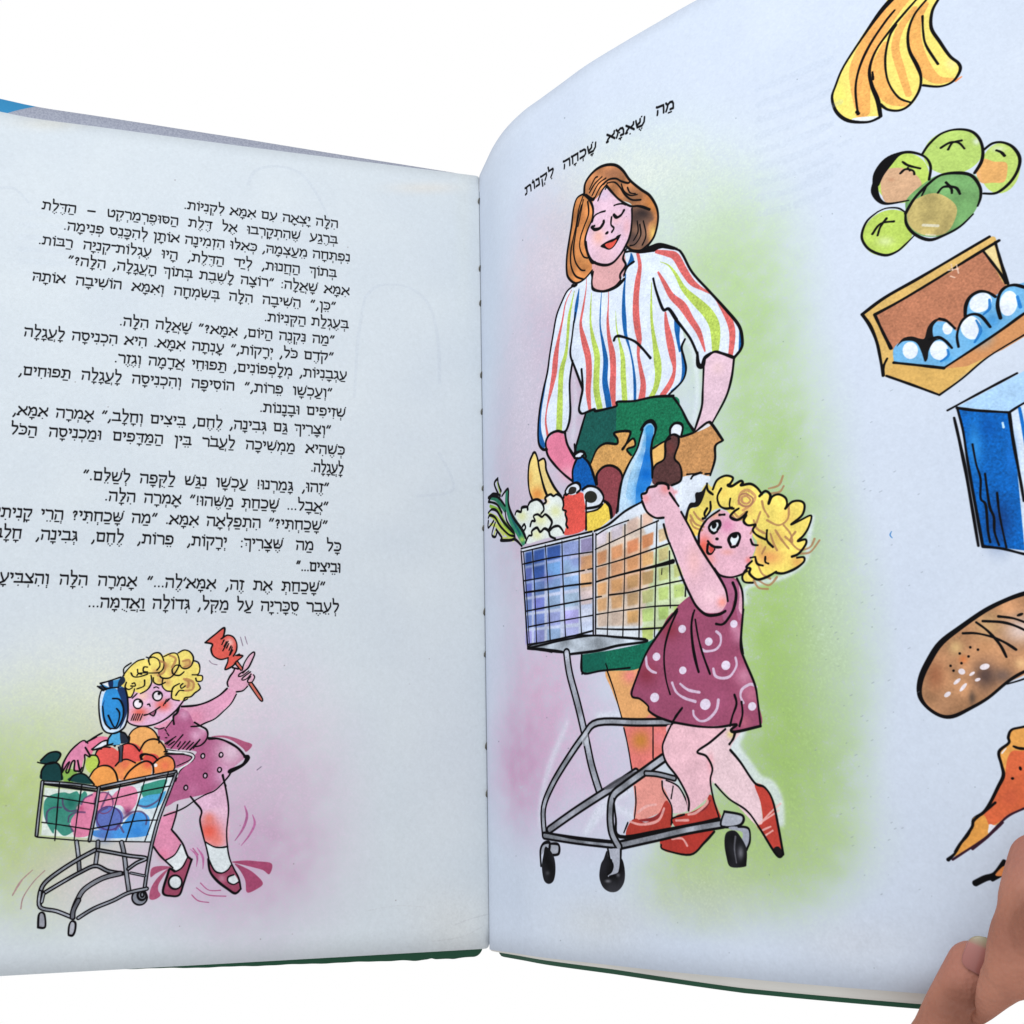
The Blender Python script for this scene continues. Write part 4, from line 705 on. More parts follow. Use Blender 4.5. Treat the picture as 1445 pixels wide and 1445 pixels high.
for s_, wd in (('795 0 740 70 690 140 640 220 600 320 568 425 610 445 650 480 655 505 700 535 770 560', 2.0), ('770 560 900 582 1000 585 1090 572 1062 600 1090 608 1210 580', 2.2), ('1210 580 1195 450 1180 370 1130 250 1112 190 1115 100 1125 0', 2.0), ('795 10 760 90 735 180 730 260 740 350 760 422', 1.7), ('875 20 865 90 870 180 885 260 902 310', 1.8), ('885 50 900 140 925 230 958 320', 1.8), ('820 490 790 530 770 565', 2.0), ('1080 425 1090 470 1070 530 1058 580', 2.0), ('1115 460 1120 520 1105 580', 2.0)): L(s_, wd)
# neck band, arm, face, hair
fr(880, 640, 340)
P('560 735 640 745 700 790 715 860 710 960 690 1000 660 880 640 960 600 1000 560 760', (168, 96, 130)); P('690 760 715 850 712 960 690 930 695 850', (222, 170, 190))
hair = '380 420 370 370 400 330 440 320 480 260 470 220 500 180 530 200 560 160 600 135 650 145 660 185 700 170 760 185 800 205 830 245 880 230 890 260 930 245 970 260 990 295 1040 285 1080 300 1085 340 1060 400 1120 375 1110 440 1060 510 1090 525 1090 570 1020 610 1080 625 1070 660 1020 700 960 720 900 715 850 745 790 755 760 775 720 770 710 730 740 690 770 640 800 540 780 500 720 410 660 380 600 330 540 340 480 400 450 480 420 490'
hg_ = P(hair, (236, 214, 108), wash=.04); blob(870, 620, 110, (230, 160, 96), .9, clip=hg_, ry=60); blob(800, 560, 40, (232, 160, 110), .7, clip=hg_); blob(1040, 650, 50, (226, 160, 90), .7, clip=hg_); blob(420, 470, 30, (226, 180, 90), .7, clip=hg_); blob(740, 340, 50, (206, 160, 92), .6, clip=hg_); blob(930, 500, 60, (214, 168, 90), .55, clip=hg_); blob(600, 240, 30, (226, 190, 90), .5, clip=hg_); blob(980, 380, 50, (226, 186, 96), .5, clip=hg_)
fg_ = P('450 520 460 460 500 400 560 350 600 340 650 370 700 400 740 430 780 450 770 500 790 560 770 620 740 690 700 725 640 742 590 730 540 690 500 640 465 570', (228, 178, 196))
blob(480, 560, 60, (228, 100, 84), .95, clip=fg_, ry=90); blob(620, 430, 56, (220, 140, 178), .9, clip=fg_); blob(620, 590, 50, (232, 160, 150), .6, clip=fg_, ry=24); blob(540, 360, 40, (232, 160, 110), .7, clip=fg_); blob(750, 640, 26, (226, 110, 100), .7, clip=fg_); blob(520, 640, 40, (236, 150, 140), .5, clip=fg_)
P('370 370 395 300 430 290 430 240 470 225 500 180 480 260 450 315 400 330 385 380 378 410 368 400', (20, 18, 20), grain=0, wash=0)
for cx, cy in ((547, 445), (668, 515)): P(f'{cx-26} {cy-2} {cx-14} {cy-28} {cx+8} {cy-32} {cx+28} {cy-18} {cx+26} {cy+10} {cx+6} {cy+30} {cx-14} {cy+34} {cx-30} {cy+20}', (222, 232, 238))
L('518 462 512 440 535 412 570 405 578 430 565 455', 2.6); L('520 465 540 478 560 468', 2.2); EL(543, 432, 14, 20, 20, c=INK)
L('640 545 630 515 650 485 685 478 698 500 690 530 680 550', 2.6); L('636 540 645 560 668 558', 2.2); EL(665, 492, 18, 16, 0, c=INK)
EL(560, 512, 11, 9); L('505 525 520 545 545 560 585 562', 2.2); L('505 545 502 590 522 602 545 575', 2.2); P('510 560 530 562 542 575 522 597', (206, 80, 74)); L('575 368 605 366', 2.0)
V('690 300 16 700 240 16 745 220 18 790 260 16 760 310 16 715 340 14', (190, 134, 96), a=.75); L('740 255 760 280 740 300 712 290 710 262 738 252', 2.0, (190, 140, 96)); L('735 240 775 270 760 310 720 315 690 290 700 250 735 238', 1.6, (170, 120, 90))
for s_ in ('830 285 840 330 870 380', '860 400 930 430 985 390 990 310', '780 400 800 450 850 480', '660 350 690 380 730 350', '650 370 680 400 720 390', '960 430 1000 480 1010 530 970 500', '880 480 900 540 920 580', '910 460 950 520 990 570', '1030 470 1000 520 1040 570 1070 580', '800 650 830 720 880 750', '830 600 850 560', '400 370 430 420 480 440', '400 400 420 440 470 460', '420 350 450 390 490 410', '820 350 790 430 760 480', '1060 600 1120 590 1175 520', '1070 580 1120 560 1145 512', '870 210 930 190 955 135', '880 240 935 230 960 195', '780 760 810 805 865 812', '800 755 870 790 920 740'): L(s_, 1.9, (166, 118, 84), a=.8)
for s_, wd in (('535 215 560 160 610 133 655 145 640 180 625 190 650 195 700 165 715 175 705 190 760 182 800 205 830 245', 2.2), ('815 255 850 225 880 250 870 300 890 260 930 245 970 265 980 300 970 330', 2.2), ('970 330 1010 290 1060 285 1085 310 1070 370 1005 425 1060 400 1125 372 1110 440 1080 490 1045 525 1090 515 1092 545 1050 600 1010 618', 2.1), ('1040 625 1080 622 1080 650 1030 690 960 718 915 715', 2.1),
               ('915 708 860 740 800 755 755 720 760 690 735 680 770 645', 2.1), ('740 690 712 735 725 770 775 775', 2.0), ('585 210 562 260 575 310 610 330 650 325', 2.0), ('500 180 505 220 535 245', 2.0), ('520 290 520 340 490 385', 1.9), ('500 330 485 360 490 385 475 390', 2.2), ('640 270 635 310 645 330 660 330', 1.7), ('690 330 660 350 640 380 680 398 720 375 740 350', 2.2), ('735 370 720 405 745 430 790 425', 2.2), ('790 430 775 460 800 490 850 515', 2.1), ('860 460 860 520 895 560', 2.0), ('790 620 800 660 835 672', 1.9), ('850 620 850 650 868 660', 1.8), ('760 625 785 620', 1.6),
               ('575 340 500 395 455 470 452 540', 2.0), ('762 515 775 545 805 550', 1.9), ('545 690 580 730 640 742 700 728 740 705', 1.8), ('435 240 440 235', 1)): L(s_, wd)
ar_ = P('110 270 130 240 165 200 220 180 265 190 300 210 310 260 340 340 400 450 440 530 500 620 560 710 610 810 620 880 600 930 560 955 480 950 440 910 400 850 360 740 320 630 280 530 250 430 240 385 190 385 140 350', (226, 182, 198))
blob(130, 270, 30, (236, 150, 156), .8, clip=ar_); blob(250, 210, 40, (232, 140, 140), .8, clip=ar_); blob(590, 890, 40, (240, 150, 140), .9, clip=ar_); blob(420, 640, 60, (232, 180, 180), .7, clip=ar_, ry=120); blob(520, 850, 60, (238, 198, 208), .7, clip=ar_); blob(310, 230, 18, (232, 130, 130), .6)
for s_, wd in (('110 270 108 245 135 235 150 205 190 195 205 180 240 178 265 190 270 210', 2.3), ('275 235 330 315', 2.0), ('110 285 140 350 190 385 240 385', 2.0), ('240 425 260 500 300 600 350 740 400 850 440 920 500 968 570 965 610 945', 2.2), ('345 350 400 450 440 530 500 630 560 720 610 810 625 885', 2.1), ('655 775 675 840 660 930 620 1000 590 1025 555 1022', 2.4), ('680 750 712 830 715 960 705 1100 715 1200', 2.0), ('425 940 408 1010 415 1140 440 1270 450 1310', 1.9)): L(s_, wd)

# --- bananas
fr(1145, 0, 300)
bn_ = P('560 -60 500 30 400 160 300 310 220 450 170 560 140 660 170 760 260 825 380 830 450 800 470 740 540 755 630 745 700 690 740 600 745 520 760 580 870 590 960 560 1005 490 990 430 910 350 830 220 815 130 860 0 880 -80', (236, 218, 116))
ORG = (232, 166, 92)
for s_ in ('640 -30 90 540 80 110 420 260 130 330 450 130 300 600 60 320 720 50', '480 100 60 430 250 90 380 420 80 360 560 80 350 760 90', '500 300 40 460 420 70 470 560 100 540 670 80 640 710 30', '700 60 40 610 180 50 570 320 50 610 480 50 660 640 40', '770 30 50 710 150 70 710 300 80 760 450 90 850 540 60 960 540 20'): V(s_, ORG, clip=bn_, a=.9)
P('300 800 450 790 440 815 370 825 280 820', (226, 232, 236), clip=bn_)
blob(190, 650, 50, (226, 226, 110), .7, clip=bn_, ry=120); blob(950, 430, 50, (238, 226, 150), .9, clip=bn_); V('980 550 16 1020 522 10', (222, 140, 90))
V('560 -20 30 470 80 26 350 250 14 220 450 12 165 580 12 140 665 14 170 760 18 250 820 20 380 830 14 460 800 16', INK)
V('720 -10 10 640 80 14 540 200 14 440 340 12 395 470 16 410 580 20 450 680 24 470 790 20', INK); V('780 0 12 700 100 12 658 220 14 665 340 16 720 450 20 745 530 14 730 620 14 670 710 14 600 750 14 520 745 14 470 710 16', INK)
for s_, wd in (('565 70 500 150 400 300 330 450 300 600 315 770', 2.0), ('575 170 530 250 502 400 520 550 590 660 670 695', 1.9), ('755 110 760 220 780 310 860 435', 2.0), ('415 490 420 540', 1.8), ('860 0 820 80 815 190 870 280 940 380 1000 430 1010 480 960 555 870 588 760 580', 2.5), ('310 760 318 772', 3)): L(s_, wd)
# --- plums
gA = EL(965, 1032, 205, 150, -12, c=(176, 204, 108)); g5 = EL(1284, 1143, 134, 172, 8, c=(184, 208, 110)); P('1120 1160 1165 1080 1240 1098 1322 1104 1332 1160 1310 1235 1230 1242 1150 1240', (224, 166, 102), a=.95); blob(1270, 1010, 60, (216, 226, 200), .7, ry=26)
EL(620, 1210, 185, 165, -30, c=(180, 206, 98)); P('470 1250 500 1160 600 1140 690 1170 750 1250 700 1340 600 1380 500 1370', (206, 166, 132)); blob(540, 1220, 30, (180, 130, 100), .6, ry=16)
fr(1145, 0, 300)
EL(520, 1582, 182, 146, -32, c=(180, 206, 96)); blob(500, 1640, 70, (206, 220, 160), .8, ry=40); blob(1120, 960, 30, (222, 230, 220), .8)

gB = P('640 1430 650 1350 760 1250 860 1190 1000 1170 1110 1190 1150 1260 1150 1340 1120 1420 1060 1500 960 1580 830 1610 720 1590 650 1520', (112, 160, 100), wash=.06); P('660 1400 760 1330 860 1315 960 1370 990 1440 940 1560 860 1600 740 1590 660 1520', (194, 176, 112), wash=.08); V('760 1530 20 860 1535 20', (222, 222, 214), a=.7); V('780 1595 14 840 1600 14', (222, 222, 214), a=.5)
for s_ in ('755 1045 800 980 880 910 980 880 1080 890 1140 940 1165 1020 1155 1100 1110 1175', '1170 1020 1230 975 1300 968 1370 1000 1415 1070 1405 1150 1350 1240 1260 1310 1170 1315'): L(s_, 2.4)
V('440 1250 40 460 1180 60 520 1100 60 600 1045 22 680 1035 16 770 1065 12 810 1130 14 800 1220 14', INK); V('435 1240 30 430 1300 40 460 1360 26 520 1385 14 660 1362 8', INK)
V('640 1450 18 700 1350 16 790 1255 16 880 1190 14 1000 1175 20 1090 1195 18 1145 1270 16 1150 1340 14 1130 1400 10', INK); V('640 1440 10 645 1520 16 700 1590 18 800 1630 20 900 1600 14 1010 1540 12 1100 1455 8', INK)
V('450 1440 8 380 1500 12 345 1580 14 350 1640 14 400 1700 14 500 1735 16 580 1710 12 640 1660 10 700 1600 6', INK); V('450 1440 8 510 1415 8 590 1415 10 640 1445 8', INK)
for s_, wd in (('880 1005 940 970 1000 970 1040 1010', 2.0), ('930 1015 960 970 1020 955', 2.0), ('1258 1022 1290 1035 1312 1058', 2.4), ('620 1100 660 1125 740 1145', 2.0), ('605 1178 640 1150 690 1160 700 1185', 2.0), ('655 1140 670 1160', 1.6), ('860 1310 900 1270 980 1275 1010 1318', 2.2), ('915 1240 950 1280 955 1312', 2.2), ('415 1590 470 1520 560 1505', 2.0), ('450 1600 470 1540 510 1485', 2.0), ('750 1330 780 1270', 1.6)): L(s_, wd)
# --- box of eggs
fr(1145, 290, 300)
P('340 735 340 735 500 620 720 490 950 360 1210 215 1260 240 1260 240 1330 530 1500 560 1600 700 1600 780 1600 780 1200 1030 880 1288 880 1288 490 1160 490 1160 460 950 410 830', (214, 176, 104))
P('430 740 700 590 950 450 1160 310 1220 380 1300 520 1340 560 1200 700 1050 840 900 900 780 960 560 985 530 950', (180, 118, 90), grain=.04, cur=0)
P('1170 305 1240 262 1300 480', (232, 210, 150), cur=0); P('900 1110 1445 730 1600 640 1600 800 1300 980 1020 1110 940 1120', (200, 140, 92), cur=0); P('500 1160 560 1075 900 1110 1080 1090 880 1285', (212, 170, 96), cur=0)
P('560 1060 560 970 640 910 740 930 800 850 850 790 940 800 990 850 1050 740 1060 650 1150 585 1250 610 1300 560 1380 540 1600 500 1600 640 1600 640 1445 735 900 1103 900 1103 700 1083 560 1064 560 1064', (112, 176, 222))
blob(1150, 880, 90, (60, 150, 215), .6); blob(1230, 780, 70, (60, 140, 206), .7); blob(900, 1040, 60, (40, 140, 210), .7, ry=24)
for x, y, rx, ry_, r in ((1150, 660, 80, 62, -30), (1340, 665, 60, 86, 10), (1085, 830, 70, 82, -20), (672, 985, 52, 58, 0), (868, 985, 62, 66, -20), (925, 835, 34, 42, 0)): EL(x, y, rx, ry_, r, c=(226, 234, 248))
for s_ in ('1120 780 12 1150 850 22 1110 930 14', '1210 640 16 1210 700 20 1170 740 12', '1400 620 20 1420 690 24', '925 980 14 930 1020 18 880 1060 12'): V(s_, (30, 112, 190), a=.9)
P('580 960 620 905 680 890 740 905 770 900 790 830 830 780 880 765 850 790 825 830 835 900 900 905 840 920 800 980 790 1040 770 1060 750 1000 720 940 680 920 620 925', (20, 18, 20), wash=0, grain=0)
for s_, wd in (('345 740 500 625 720 500 950 365 1210 212', 2.8), ('430 742 600 650 850 500 1050 375 1275 238', 2.6), ('1250 250 1290 390 1335 530', 2.6), ('1165 305 1230 390 1290 470 1320 530', 2.2), ('345 740 400 820 445 930 470 1050 488 1155', 2.8), ('430 742 480 850 540 970', 2.8), ('515 1040 490 1095 490 1155', 2.2), ('510 1158 700 1225 870 1288', 2.2), ('870 1288 1020 1180 1200 1030 1445 880 1600 790', 1.7), ('560 1068 720 1085 900 1105', 2.6), ('900 1105 1100 975 1300 840 1445 735 1600 640', 2.3),
               ('1045 750 1050 680 1080 620 1140 585 1200 590 1250 620', 2.8), ('1285 765 1265 680 1280 600 1320 555 1380 540 1445 555', 3.0), ('1000 960 990 880 1020 790 1080 742 1150 750 1215 825', 2.4), ('800 910 860 895 910 920 955 968', 2.4), ('870 770 920 785 975 835', 2.4)): L(s_, wd)
for s_ in ('950 400 960 440', '985 400 1000 460', '945 480 975 490', '930 440 1000 430'): L(s_, 1.2, (232, 200, 180), a=.8)
# --- carton of milk
fr(1145, 520, 300)
P('995 260 1200 150 1440 20 1600 -60 1600 180 1445 240 1345 295', (168, 204, 238), cur=0); P('995 275 1340 300 1380 500 1440 900 1470 1240 1165 1200 1080 700', (14, 96, 180), cur=0, grain=.07); P('1350 310 1445 240 1600 170 1600 1270 1450 1230 1400 700', (206, 220, 238), cur=0)
blob(1110, 520, 60, (50, 140, 215), .8, ry=200); blob(1270, 1050, 120, (20, 50, 110), .7, ry=200); blob(1200, 400, 100, (6, 80, 164), .6); blob(1360, 600, 50, (30, 110, 200), .6, ry=200)
V('1415 270 20 1440 400 24 1470 560 30', (20, 104, 190)); L('1300 370 1306 400', 2.0, (190, 220, 240))
for s_, wd in (('925 285 1100 190 1250 110 1398 32', 2.1), ('990 268 1120 285 1340 298', 2.6), ('1345 298 1445 235 1600 160', 2.2), ('990 265 1030 420 1060 620 1100 850 1165 1210', 2.4), ('970 335 1010 510 1060 760 1135 1205', 2.6), ('1345 300 1370 480 1410 700 1445 900', 2.7), ('1170 1210 1300 1225 1440 1260 1600 1290', 2.8), ('1095 515 1120 650 1150 750 1150 880 1185 930 1200 1100 1215 1180', 2.0), ('1180 715 1210 930 1240 1010 1245 1110 1275 1200', 2.1), ('1262 845 1280 1000 1325 1215', 1.9)): L(s_, wd)
# --- loaf
fr(1145, 820, 300)
br_ = P('1600 60 1445 90 1300 130 1160 210 1000 320 880 420 800 530 745 640 730 760 770 850 860 910 960 920 1080 860 1200 790 1320 700 1445 640 1600 560', (182, 134, 98), wash=.08)
blob(1420, 330, 150, (226, 204, 196), .9, clip=br_, ry=110); blob(1200, 300, 120, (216, 178, 128), .7, clip=br_); blob(980, 450, 60, (222, 186, 130), .8, clip=br_); blob(1180, 640, 110, (84, 66, 62), .95, clip=br_, ry=120); blob(1300, 640, 80, (110, 90, 84), .8, clip=br_, ry=60); blob(840, 640, 80, (160, 104, 74), .9, clip=br_, ry=130); blob(900, 840, 80, (186, 138, 104), .6, clip=br_); blob(1030, 530, 36, (206, 120, 70), .8, clip=br_); blob(1180, 440, 60, (186, 136, 96), .7, clip=br_); blob(1090, 790, 30, (70, 60, 56), .7, clip=br_, ry=60); blob(1420, 560, 50, (222, 180, 130), .8, clip=br_)
V('1600 50 22 1445 85 26 1320 130 24 1180 200 26 1020 310 28 880 420 34 800 540 36 745 660 34 735 770 28 780 850 20 870 912 20 960 920 22 1080 865 18 1200 795 16 1320 695 16 1400 640 18 1500 590 14', INK); V('1330 700 8 1445 665 10 1600 600 10', INK)
for s_ in ('1030 355 1120 355 1230 380 1320 420 1390 465', '1120 280 1200 340 1280 430 1325 515', '1165 272 1300 280 1400 310 1500 360', '1272 240 1380 255 1500 300'): L(s_, 2.3)
for x, y in ((1080, 450), (1132, 466), (1008, 492), (1068, 512), (946, 576), (1020, 558), (966, 609)): EL(x, y, 9, 9)
EL(1418, 228, 24, 10, -20)
for x, y, a_, b_, r in ((1022, 615, 24, 20, 20), (1178, 582, 34, 20, -15), (990, 682, 30, 12, -40), (1092, 630, 22, 10, -35), (1130, 670, 20, 11, -20), (1032, 722, 36, 12, -50), (925, 770, 26, 15, -35)): EL(x, y, a_, b_, r, c=(222, 214, 222))
# --- carrots
fr(1245, 1000, 200)
P('1445 180 1320 220 1285 300 1290 350 1190 440 1220 620 1235 690 1170 820 1100 960 1050 1060 940 1130 910 1190 920 1240 830 1330 740 1462 700 1520 900 1425 1060 1330 1200 1180 1300 1090 1445 1020 1700 800 1700 150', (226, 160, 82))
P('1445 430 1330 430 1280 500 1260 600 1245 700 1150 880 1050 1060 1030 1110 1080 1180 1150 1180 1300 1080 1445 1010 1700 850 1700 400', (216, 104, 66)); P('1090 1180 1150 1190 1200 1160 1120 1250 1080 1270', (226, 226, 236)); P('1215 450 1250 410 1270 400 1225 460', (226, 226, 236)); blob(1300, 900, 120, (200, 92, 66), .5)
V('1700 120 22 1440 185 20 1320 215 20 1285 290 24 1290 350 22 1190 440 26 1215 570 24 1235 680 30 1180 800 28 1100 960 26 1030 1060 26 930 1130 24 915 1240 22 800 1370 22 740 1460 18', INK); L('1445 1018 1300 1085 1200 1170 1070 1310 920 1430', 2.2, (50, 24, 40)); L('1340 385 1400 405 1500 410', 2.4)
EL(1408, 610, 15, 22, -20); EL(1328, 712, 17, 14)
fr(1145, 1145, 300)
P('1100 45 1180 30 1180 30 1205 110 1150 190 1070 250 985 310 1000 265 1080 150', (224, 156, 76)); V('1250 -60 14 1180 0 14 1105 60 16 1090 110 16 1020 210 14 980 280 12 930 328 22', INK); L('1300 75 1230 140 1180 185 1080 250 960 328', 2.3, (50, 24, 40))
V('1310 340 24 1250 430 34 1180 455 36 1115 488 36', INK); V('1320 425 8 1230 465 20', INK); P('1250 430 1310 370 1320 420 1290 440', (226, 140, 80))
# specks and faint marks in the paper
fr(0, 0, 1445)
for t_ in range(90):
    x, y = rng.uniform(700, 1440), rng.uniform(60, 1370); EL(x, y, rng.uniform(.4, .9), c=(92, 104, 112), a=.55)
for t_ in range(60):
    x, y = rng.uniform(1140, 1300), rng.uniform(540, 1300); k = rng.uniform(1, 3.5); L(f'{x} {y} {x+k} {y-k*.5}', .6, (130, 140, 150), a=.6)
V('1258 750 1 1256 755 1.6 1259 759 1', (50, 120, 190))
for t_ in range(9):
    y = 92+t_*23; L(f'1070 {y+34-t_*1} 1120 {y+14} 1170 {y-8}', 7, (184, 196, 214), a=.2)
for x, y in ((1160, 130), (1172, 150), (1185, 205), (1170, 238), (1140, 250), (1160, 180)): L(f'{x} {y} {x+14} {y-6}', 5, (182, 194, 212), a=.18)
blob(850, 1300, 90, (204, 204, 196), .35, ry=50); blob(1200, 1330, 120, (204, 204, 206), .3, ry=50)
# ------------------------------------------------------------ materials
def new_mat(name, rough=.6, spec=.25):
    m = bpy.data.materials.new(name); m.use_nodes = True; nt = m.node_tree; b = nt.nodes['Principled BSDF']
    b.inputs['Roughness'].default_value = rough; b.inputs['Specular IOR Level'].default_value = spec
    return m, nt, b
def srgb(c):
    c = np.array(c, float)/255; return tuple(np.where(c <= .04045, c/12.92, ((c+.055)/1.055)**2.4))
def add_noise_bump(nt, b, scale, strength, dist, coord='Object', detail=4):
    tc = nt.nodes.new('ShaderNodeTexCoord'); n = nt.nodes.new('ShaderNodeTexNoise'); n.inputs['Scale'].default_value = scale; n.inputs['Detail'].default_value = detail
    bp = nt.nodes.new('ShaderNodeBump'); bp.inputs['Strength'].default_value = strength; bp.inputs['Distance'].default_value = dist
    nt.links.new(tc.outputs[coord], n.inputs['Vector']); nt.links.new(n.outputs['Fac'], bp.inputs['Height']); nt.links.new(bp.outputs['Normal'], b.inputs['Normal'])
    return tc, n, bp
def mat_print(side):
    a = CV[side]/255.0
    # tone and fibre of the paper itself
    a = a*(1+.006*N1[..., None]+.004*N3[..., None]+.004*N50[..., None]*np.array([1.2, 1.0, .6], np.float32))
    a = np.clip(a, 0, 1)
    lin = np.where(a <= .04045, a/12.92, ((a+.055)/1.055)**2.4)/LIGHT
    s = np.where(lin <= .0031308, lin*12.92, 1.055*np.clip(lin, 1e-6, 1)**(1/2.4)-.055)
    s = np.clip(s, 0, 1).astype(np.float32)[::-1]
    px = np.ones((TH, TW, 4), np.float32); px[..., :3] = s
    im = bpy.data.images.new('printed_page_'+side, TW, TH, alpha=False); im.pixels.foreach_set(px.ravel()); im.update(); im.pack()
    m, nt, b = new_mat('printed_paper_'+side, .7, .06)
    t = nt.nodes.new('ShaderNodeTexImage'); t.image = im; t.interpolation = 'Cubic'
    nt.links.new(t.outputs['Color'], b.inputs['Base Color'])
    tc, n, bp = add_noise_bump(nt, b, 900, .2, .00005)
    return m
def mat_paper(name, c):
    m, nt, b = new_mat(name, .7, .2); tc, n, bp = add_noise_bump(nt, b, 700, .3, .0001)
    r = nt.nodes.new('ShaderNodeValToRGB'); n2 = nt.nodes.new('ShaderNodeTexNoise'); n2.inputs['Scale'].default_value = 40
    nt.links.new(tc.outputs['Object'], n2.inputs['Vector']); nt.links.new(n2.outputs['Fac'], r.inputs['Fac'])
    l = np.array(srgb(c)); r.color_ramp.elements[0].color = (*(l*.9), 1); r.color_ramp.elements[1].color = (*np.minimum(l*1.07, 1), 1)
    r.color_ramp.elements[0].position = .3; r.color_ramp.elements[1].position = .7
    nt.links.new(r.outputs['Color'], b.inputs['Base Color']); return m
M_L, M_R = mat_print('L'), mat_print('R')
M_SHEET = mat_paper('plain_paper', (206, 205, 201)); M_COVER = mat_paper('green_cover_cloth', (27, 72, 52))
M_COVER.node_tree.nodes['Principled BSDF'].inputs['Roughness'].default_value = .42
M_THREAD = mat_paper('sewing_thread', (86, 84, 78))
# lining of the front board: speckled pale lavender grey, with a printed blue field towards the outer corner
m, nt, b = new_mat('lining_paper', .6, .25); tc, n, bp = add_noise_bump(nt, b, 1500, .3, .0001)
sx = nt.nodes.new('ShaderNodeVectorMath'); sx.operation = 'DISTANCE'; sx.inputs[1].default_value = (-.1205, .2125, .03)
nt.links.new(tc.outputs['Object'], sx.inputs[0])
gt = nt.nodes.new('ShaderNodeMath'); gt.operation = 'GREATER_THAN'; gt.inputs[1].default_value = .0360; nt.links.new(sx.outputs['Value'], gt.inputs[0])
sxx = nt.nodes.new('ShaderNodeSeparateXYZ'); nt.links.new(tc.outputs['Object'], sxx.inputs[0])
lt = nt.nodes.new('ShaderNodeMath'); lt.operation = 'LESS_THAN'; lt.inputs[1].default_value = -.1285; nt.links.new(sxx.outputs['X'], lt.inputs[0])
ml = nt.nodes.new('ShaderNodeMath'); ml.operation = 'MULTIPLY'; nt.links.new(gt.outputs[0], ml.inputs[0]); nt.links.new(lt.outputs[0], ml.inputs[1])
sp = nt.nodes.new('ShaderNodeTexNoise'); sp.inputs['Scale'].default_value = 1900; sp.inputs['Detail'].default_value = 3; nt.links.new(tc.outputs['Object'], sp.inputs['Vector'])
rp = nt.nodes.new('ShaderNodeValToRGB'); nt.links.new(sp.outputs['Fac'], rp.inputs['Fac']); rp.color_ramp.elements[0].position = .35; rp.color_ramp.elements[1].position = .65
rp.color_ramp.elements[0].color = (*srgb((132, 136, 153)), 1); rp.color_ramp.elements[1].color = (*srgb((153, 158, 172)), 1)
mx = nt.nodes.new('ShaderNodeMix'); mx.data_type = 'RGBA'; mx.inputs['B'].default_value = (*srgb((40, 124, 172)), 1)
nt.links.new(ml.outputs[0], mx.inputs['Factor']); nt.links.new(rp.outputs['Color'], mx.inputs['A']); nt.links.new(mx.outputs['Result'], b.inputs['Base Color'])
M_LINING = m

# ------------------------------------------------------------ the book
book = bpy.data.objects.new('open_book', None); col.objects.link(book)
book['label'] = "open picture book with Hebrew text and shopping trolley drawings, its right leaf raised"
book['category'] = 'book'
def mesh_obj(name, verts, faces, mat, parent, uv=None, smooth=True):
    me = bpy.data.meshes.new(name); me.from_pydata([tuple(v) for v in verts], [], faces); me.materials.append(mat)
    if uv is not None:
        l = me.uv_layers.new(name='UVMap'); vi = np.empty(len(me.loops), np.int32); me.loops.foreach_get('vertex_index', vi)
        l.data.foreach_set('uv', np.asarray(uv, np.float32)[vi].ravel())
    me.polygons.foreach_set('use_smooth', [smooth]*len(me.polygons)); me.update()
    o = bpy.data.objects.new(name, me); col.objects.link(o)
    if parent: o.parent = parent
    return o
def sheet(name, side, mat, gap=0.0, dv0=0.0, dv1=0.0, s0=0.0, s1=PW, thick=.012, ns=110, nv=40, corner=0.0, edge=None, parent=None, under=None):
    """a leaf or board following the page's bend, lowered by gap, its foot moved down by dv0 and its head up by dv1 (all cm, numbers or functions of s)"""
    f = lambda q, s: q(s) if callable(q) else np.full_like(s, q)
    q = np.r_[s0, s0+(s1-s0)*(np.linspace(0, 1, ns)[1:]**1.35)]; t = np.linspace(0, 1, nv)
    lo = -f(dv0, q); hi = PH+f(dv1, q)
    if corner:
        d = np.clip(corner-(q-s0), 0, corner); c = corner-np.sqrt(np.maximum(corner**2-d**2, 0)); lo = lo+c; hi = hi-c*.6
    if edge is not None: lo = lo+edge(q)
    S = np.repeat(q[:, None], nv, 1); Vv = lo[:, None]*(1-t)+hi[:, None]*t
    Pt = page_pt(side, S, Vv); e = 1e-2; T = page_pt(side, np.minimum(S+e, PW+1), Vv)-page_pt(side, S-e, Vv)
    T[..., 1] = 0; T /= np.linalg.norm(T, axis=-1, keepdims=True); Nn = np.stack([-T[..., 2], 0*T[..., 0], T[..., 0]], -1)
    if side == 'L': Nn = -Nn
    G = f(gap, q)[:, None, None]
    top = Pt-Nn*G; bot = Pt-Nn*(G+thick)
    vs = np.concatenate([top.reshape(-1, 3), bot.reshape(-1, 3)])*CM; n = len(q)*nv; idx = lambda i, j: i*nv+j
    fc = []
    for i in range(len(q)-1):
        for j in range(nv-1):
            a, b_, c, d = idx(i, j), idx(i+1, j), idx(i+1, j+1), idx(i, j+1)
            fl = (a, b_, c, d) if side == 'R' else (a, d, c, b_)
            fc.append(fl); fc.append(tuple(n+k for k in reversed(fl)))
    ring = [idx(i, 0) for i in range(len(q))]+[idx(len(q)-1, j) for j in range(1, nv)]+[idx(i, nv-1) for i in range(len(q)-2, -1, -1)]+[idx(0, j) for j in range(nv-2, 0, -1)]
    for k in range(len(ring)):
        a, b_ = ring[k], ring[(k+1) % len(ring)]
        fc.append((a, n+a, n+b_, b_) if side == 'R' else (a, b_, n+b_, n+a))
    u = S/PW if side == 'R' else 1-S/PW
    uv = np.stack([u, Vv/PH], -1).reshape(-1, 2); uv = np.clip(uv, .0005, .9995); uv = np.concatenate([uv, uv])
    o = mesh_obj(name, vs, fc, mat, parent or book, uv)
    me = o.data
    if under:
        me.materials.append(under); k = np.zeros(len(me.polygons), np.int32); mm = (len(q)-1)*(nv-1)*2; k[1:mm:2] = 1; k[mm:] = 1; me.polygons.foreach_set('material_index', k)
    return o
